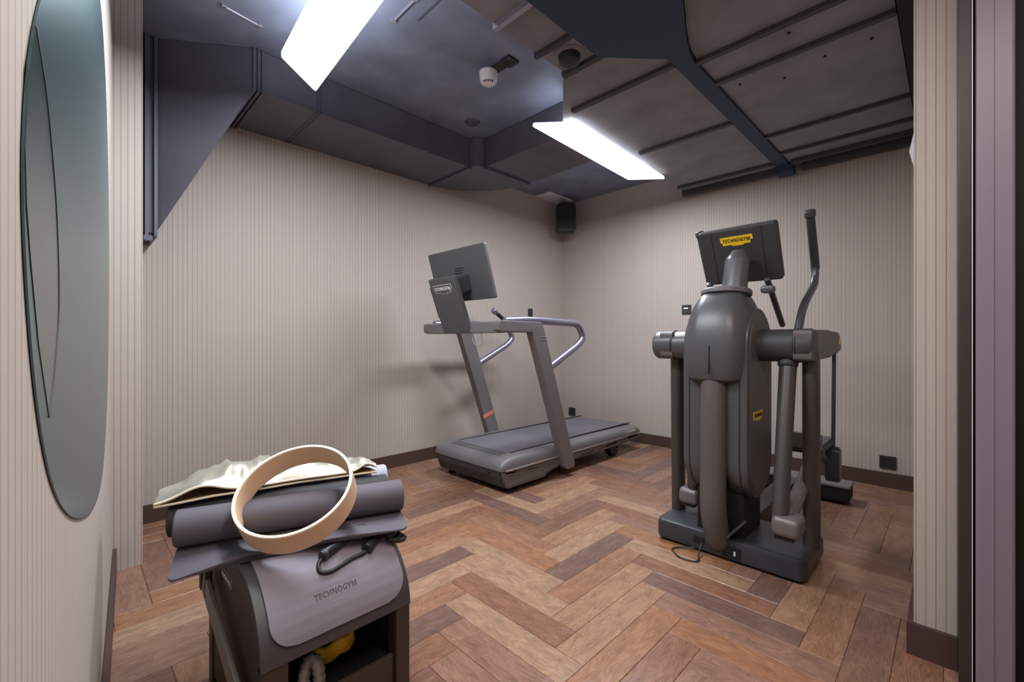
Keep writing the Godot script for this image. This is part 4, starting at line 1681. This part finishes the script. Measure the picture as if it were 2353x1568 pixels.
func bag() -> void:
	var dir := Vector3(0.9665, 0, 0.2567)
	var away := Vector3(0.2567, 0, -0.9665)
	var o := Vector3(0.424, 0.578, -1.392)
	var t := thing("satin_bag", "shiny champagne satin pouch with cream piping lying on the rolled mats", "bag", o)
	var wr := FastNoiseLite.new()
	wr.seed = 8
	wr.frequency = 1.0
	wr.fractal_octaves = 3
	var nx := 64
	var nt := 20
	var up := []
	var low := []
	for i in nx + 1:
		var u := -1.0 + 2.0 * i / nx
		var deep := 0.04 + 0.24 * pow(maxf(0.0, 1.0 - pow(absf(u + 0.12) / 1.12, 2.2)), 0.7)
		var open := 0.024 * exp(-pow((u + 0.66) / 0.2, 2.0)) + 0.02 * exp(-pow((u - 0.9) / 0.1, 2.0)) + 0.004
		var lip := 0.012 * sin(u * 3.0 + 0.4) + 0.004 * sin(u * 9.0)
		var sink := -0.012 * maxf(0.0, -u - 0.55) / 0.45
		var a := []
		var b := []
		for j in nt + 1:
			var v := float(j) / nt
			var p := o + dir * u * 0.283 + away * (v * deep + lip * 0.5 * (1.0 - v))
			var puff := sin(PI * pow(v, 0.8)) * 0.052 * (1.0 - 0.75 * pow(absf(u), 1.6))
			var fold := 0.020 * sin(PI * v) * exp(-pow((u - 0.12 - 0.25 * v) / 0.10, 2.0)) - 0.018 * sin(PI * v) * exp(-pow((u + 0.06 - 0.2 * v) / 0.07, 2.0)) + 0.012 * sin(PI * v) * exp(-pow((u + 0.42 + 0.1 * v) / 0.05, 2.0))
			var crease := wr.get_noise_2d(u * 5.0, v * 2.2) * 0.016 * sin(PI * v)
			a.append(p + Vector3.UP * (sink + open * pow(1.0 - v, 2.0) + puff + fold + crease + 0.004))
			var drop := -0.018 * maxf(0.0, v - 0.75) / 0.25
			b.append(p + Vector3.UP * (sink * 0.6 - 0.002 + drop * (1.0 if absf(u) < 0.7 else 0.4)))
		up.append(a)
		low.append(b)
	var s := Shape.new()
	thin(s, up, 0.0016)
	var top := part("upper_cloth", s, M.satin, t, 70.0)
	s = Shape.new()
	thin(s, low, 0.0016)
	part("lower_cloth", s, M.satin_lining, t, 70.0)
	for k in [up, low]:
		s = Shape.new()
		var path := PackedVector3Array()
		for i in nx + 1:
			path.append(k[i][0] - away * 0.001)
		tube(s, path, 0.0036, 8)
		part("piping", s, M.satin_piping, t, 60.0)
	# print on the cloth: three short dark lines of small type
	for q in 3:
		s = Shape.new()
		var path := PackedVector3Array()
		var i: int = 27 + q * 2
		for j in range(1, 6):
			path.append(up[i][j] + Vector3(0, 0.0022, 0))
		tube(s, path, 0.0012 if q != 1 else 0.0022, 5)
		part("print_line", s, M.charcoal_dark, top, 60.0)


func thin(s: Shape, g: Array, thick: float) -> void:
	var from := s.v.size()
	var d := Vector3(0, -thick, 0)
	var n := g.size() - 1
	var m: int = g[0].size() - 1
	for i in n:
		for j in m:
			s.quad(g[i][j], g[i + 1][j], g[i + 1][j + 1], g[i][j + 1])
			s.quad(g[i][j] + d, g[i][j + 1] + d, g[i + 1][j + 1] + d, g[i + 1][j] + d)
	for i in n:
		s.quad(g[i][0], g[i][0] + d, g[i + 1][0] + d, g[i + 1][0])
		s.quad(g[i][m], g[i + 1][m], g[i + 1][m] + d, g[i][m] + d)
	for j in m:
		s.quad(g[0][j], g[0][j + 1], g[0][j + 1] + d, g[0][j] + d)
		s.quad(g[n][j], g[n][j] + d, g[n][j + 1] + d, g[n][j + 1])
	closed(s, from)


func on_pad(x: float, z: float, above: float) -> Vector3:
	var y := 0.465
	if z > -1.27:
		y = 0.28 + 0.185 * sqrt(maxf(0.0, 1.0 - pow((z + 1.27) / 0.22, 2.0)))
	return Vector3(x, y + 0.0075 + above, z)


func rope() -> void:
	var t := thing("skipping_rope", "black skipping rope with two handles bunched on the bench pad", "skipping rope", on_pad(0.534, -1.154, 0.0))
	var s := Shape.new()
	tube(s, PackedVector3Array([on_pad(0.452, -1.139, 0.0135), on_pad(0.546, -1.172, 0.0135)]), 0.0132, 14)
	var h := part("handle", s, M.rope_black, t, 60.0)
	for q in [[0.458, -1.141], [0.539, -1.170]]:
		s = Shape.new()
		var p := on_pad(q[0], q[1], 0.0135)
		tube(s, PackedVector3Array([p - Vector3(0.0025, 0, -0.0009), p + Vector3(0.0025, 0, -0.0009)]), 0.0142, 14)
		part("collar", s, M.handle_metal, h, 60.0)
	s = Shape.new()
	tube(s, PackedVector3Array([on_pad(0.566, -1.122, 0.0125), on_pad(0.622, -1.154, 0.0125)]), [0.0165, 0.0125], 14)
	h = part("handle", s, M.rope_black, t, 60.0)
	s = Shape.new()
	tube(s, PackedVector3Array([on_pad(0.612, -1.147, 0.0125), on_pad(0.617, -1.151, 0.0125)]), 0.0150, 14)
	part("collar", s, M.handle_metal, h, 60.0)
	s = Shape.new()
	tube(s, bend([on_pad(0.456, -1.140, 0.010), on_pad(0.438, -1.132, 0.005), on_pad(0.436, -1.112, 0.005), on_pad(0.462, -1.107, 0.005), on_pad(0.524, -1.119, 0.005), on_pad(0.559, -1.119, 0.006), on_pad(0.584, -1.132, 0.010)], 0.025, 5), 0.0055, 8)
	part("cord", s, M.rope_black, t, 60.0)
	s = Shape.new()
	tube(s, bend([on_pad(0.544, -1.171, 0.012), on_pad(0.569, -1.189, 0.016), on_pad(0.594, -1.179, 0.014), on_pad(0.579, -1.154, 0.02), on_pad(0.559, -1.144, 0.014), on_pad(0.554, -1.164, 0.02)], 0.02, 4), 0.0075, 8)
	part("cord", s, M.rope_black, t, 60.0)
	# the bunch of cord that hangs over the edge
	s = Shape.new()
	var path := PackedVector3Array()
	for k in 60:
		var a := k * 0.62
		var p := on_pad(0.640, -1.140, 0.012)
		path.append(p + Vector3(0.016 * cos(a) + 0.02 * k / 60.0, 0.006 * sin(a * 0.7) - 0.012 * k / 60.0, 0.026 * sin(a * 0.83) + 0.012 * k / 60.0))
	tube(s, path, 0.0062, 6)
	part("cord_bunch", s, M.rope_black, t, 60.0)
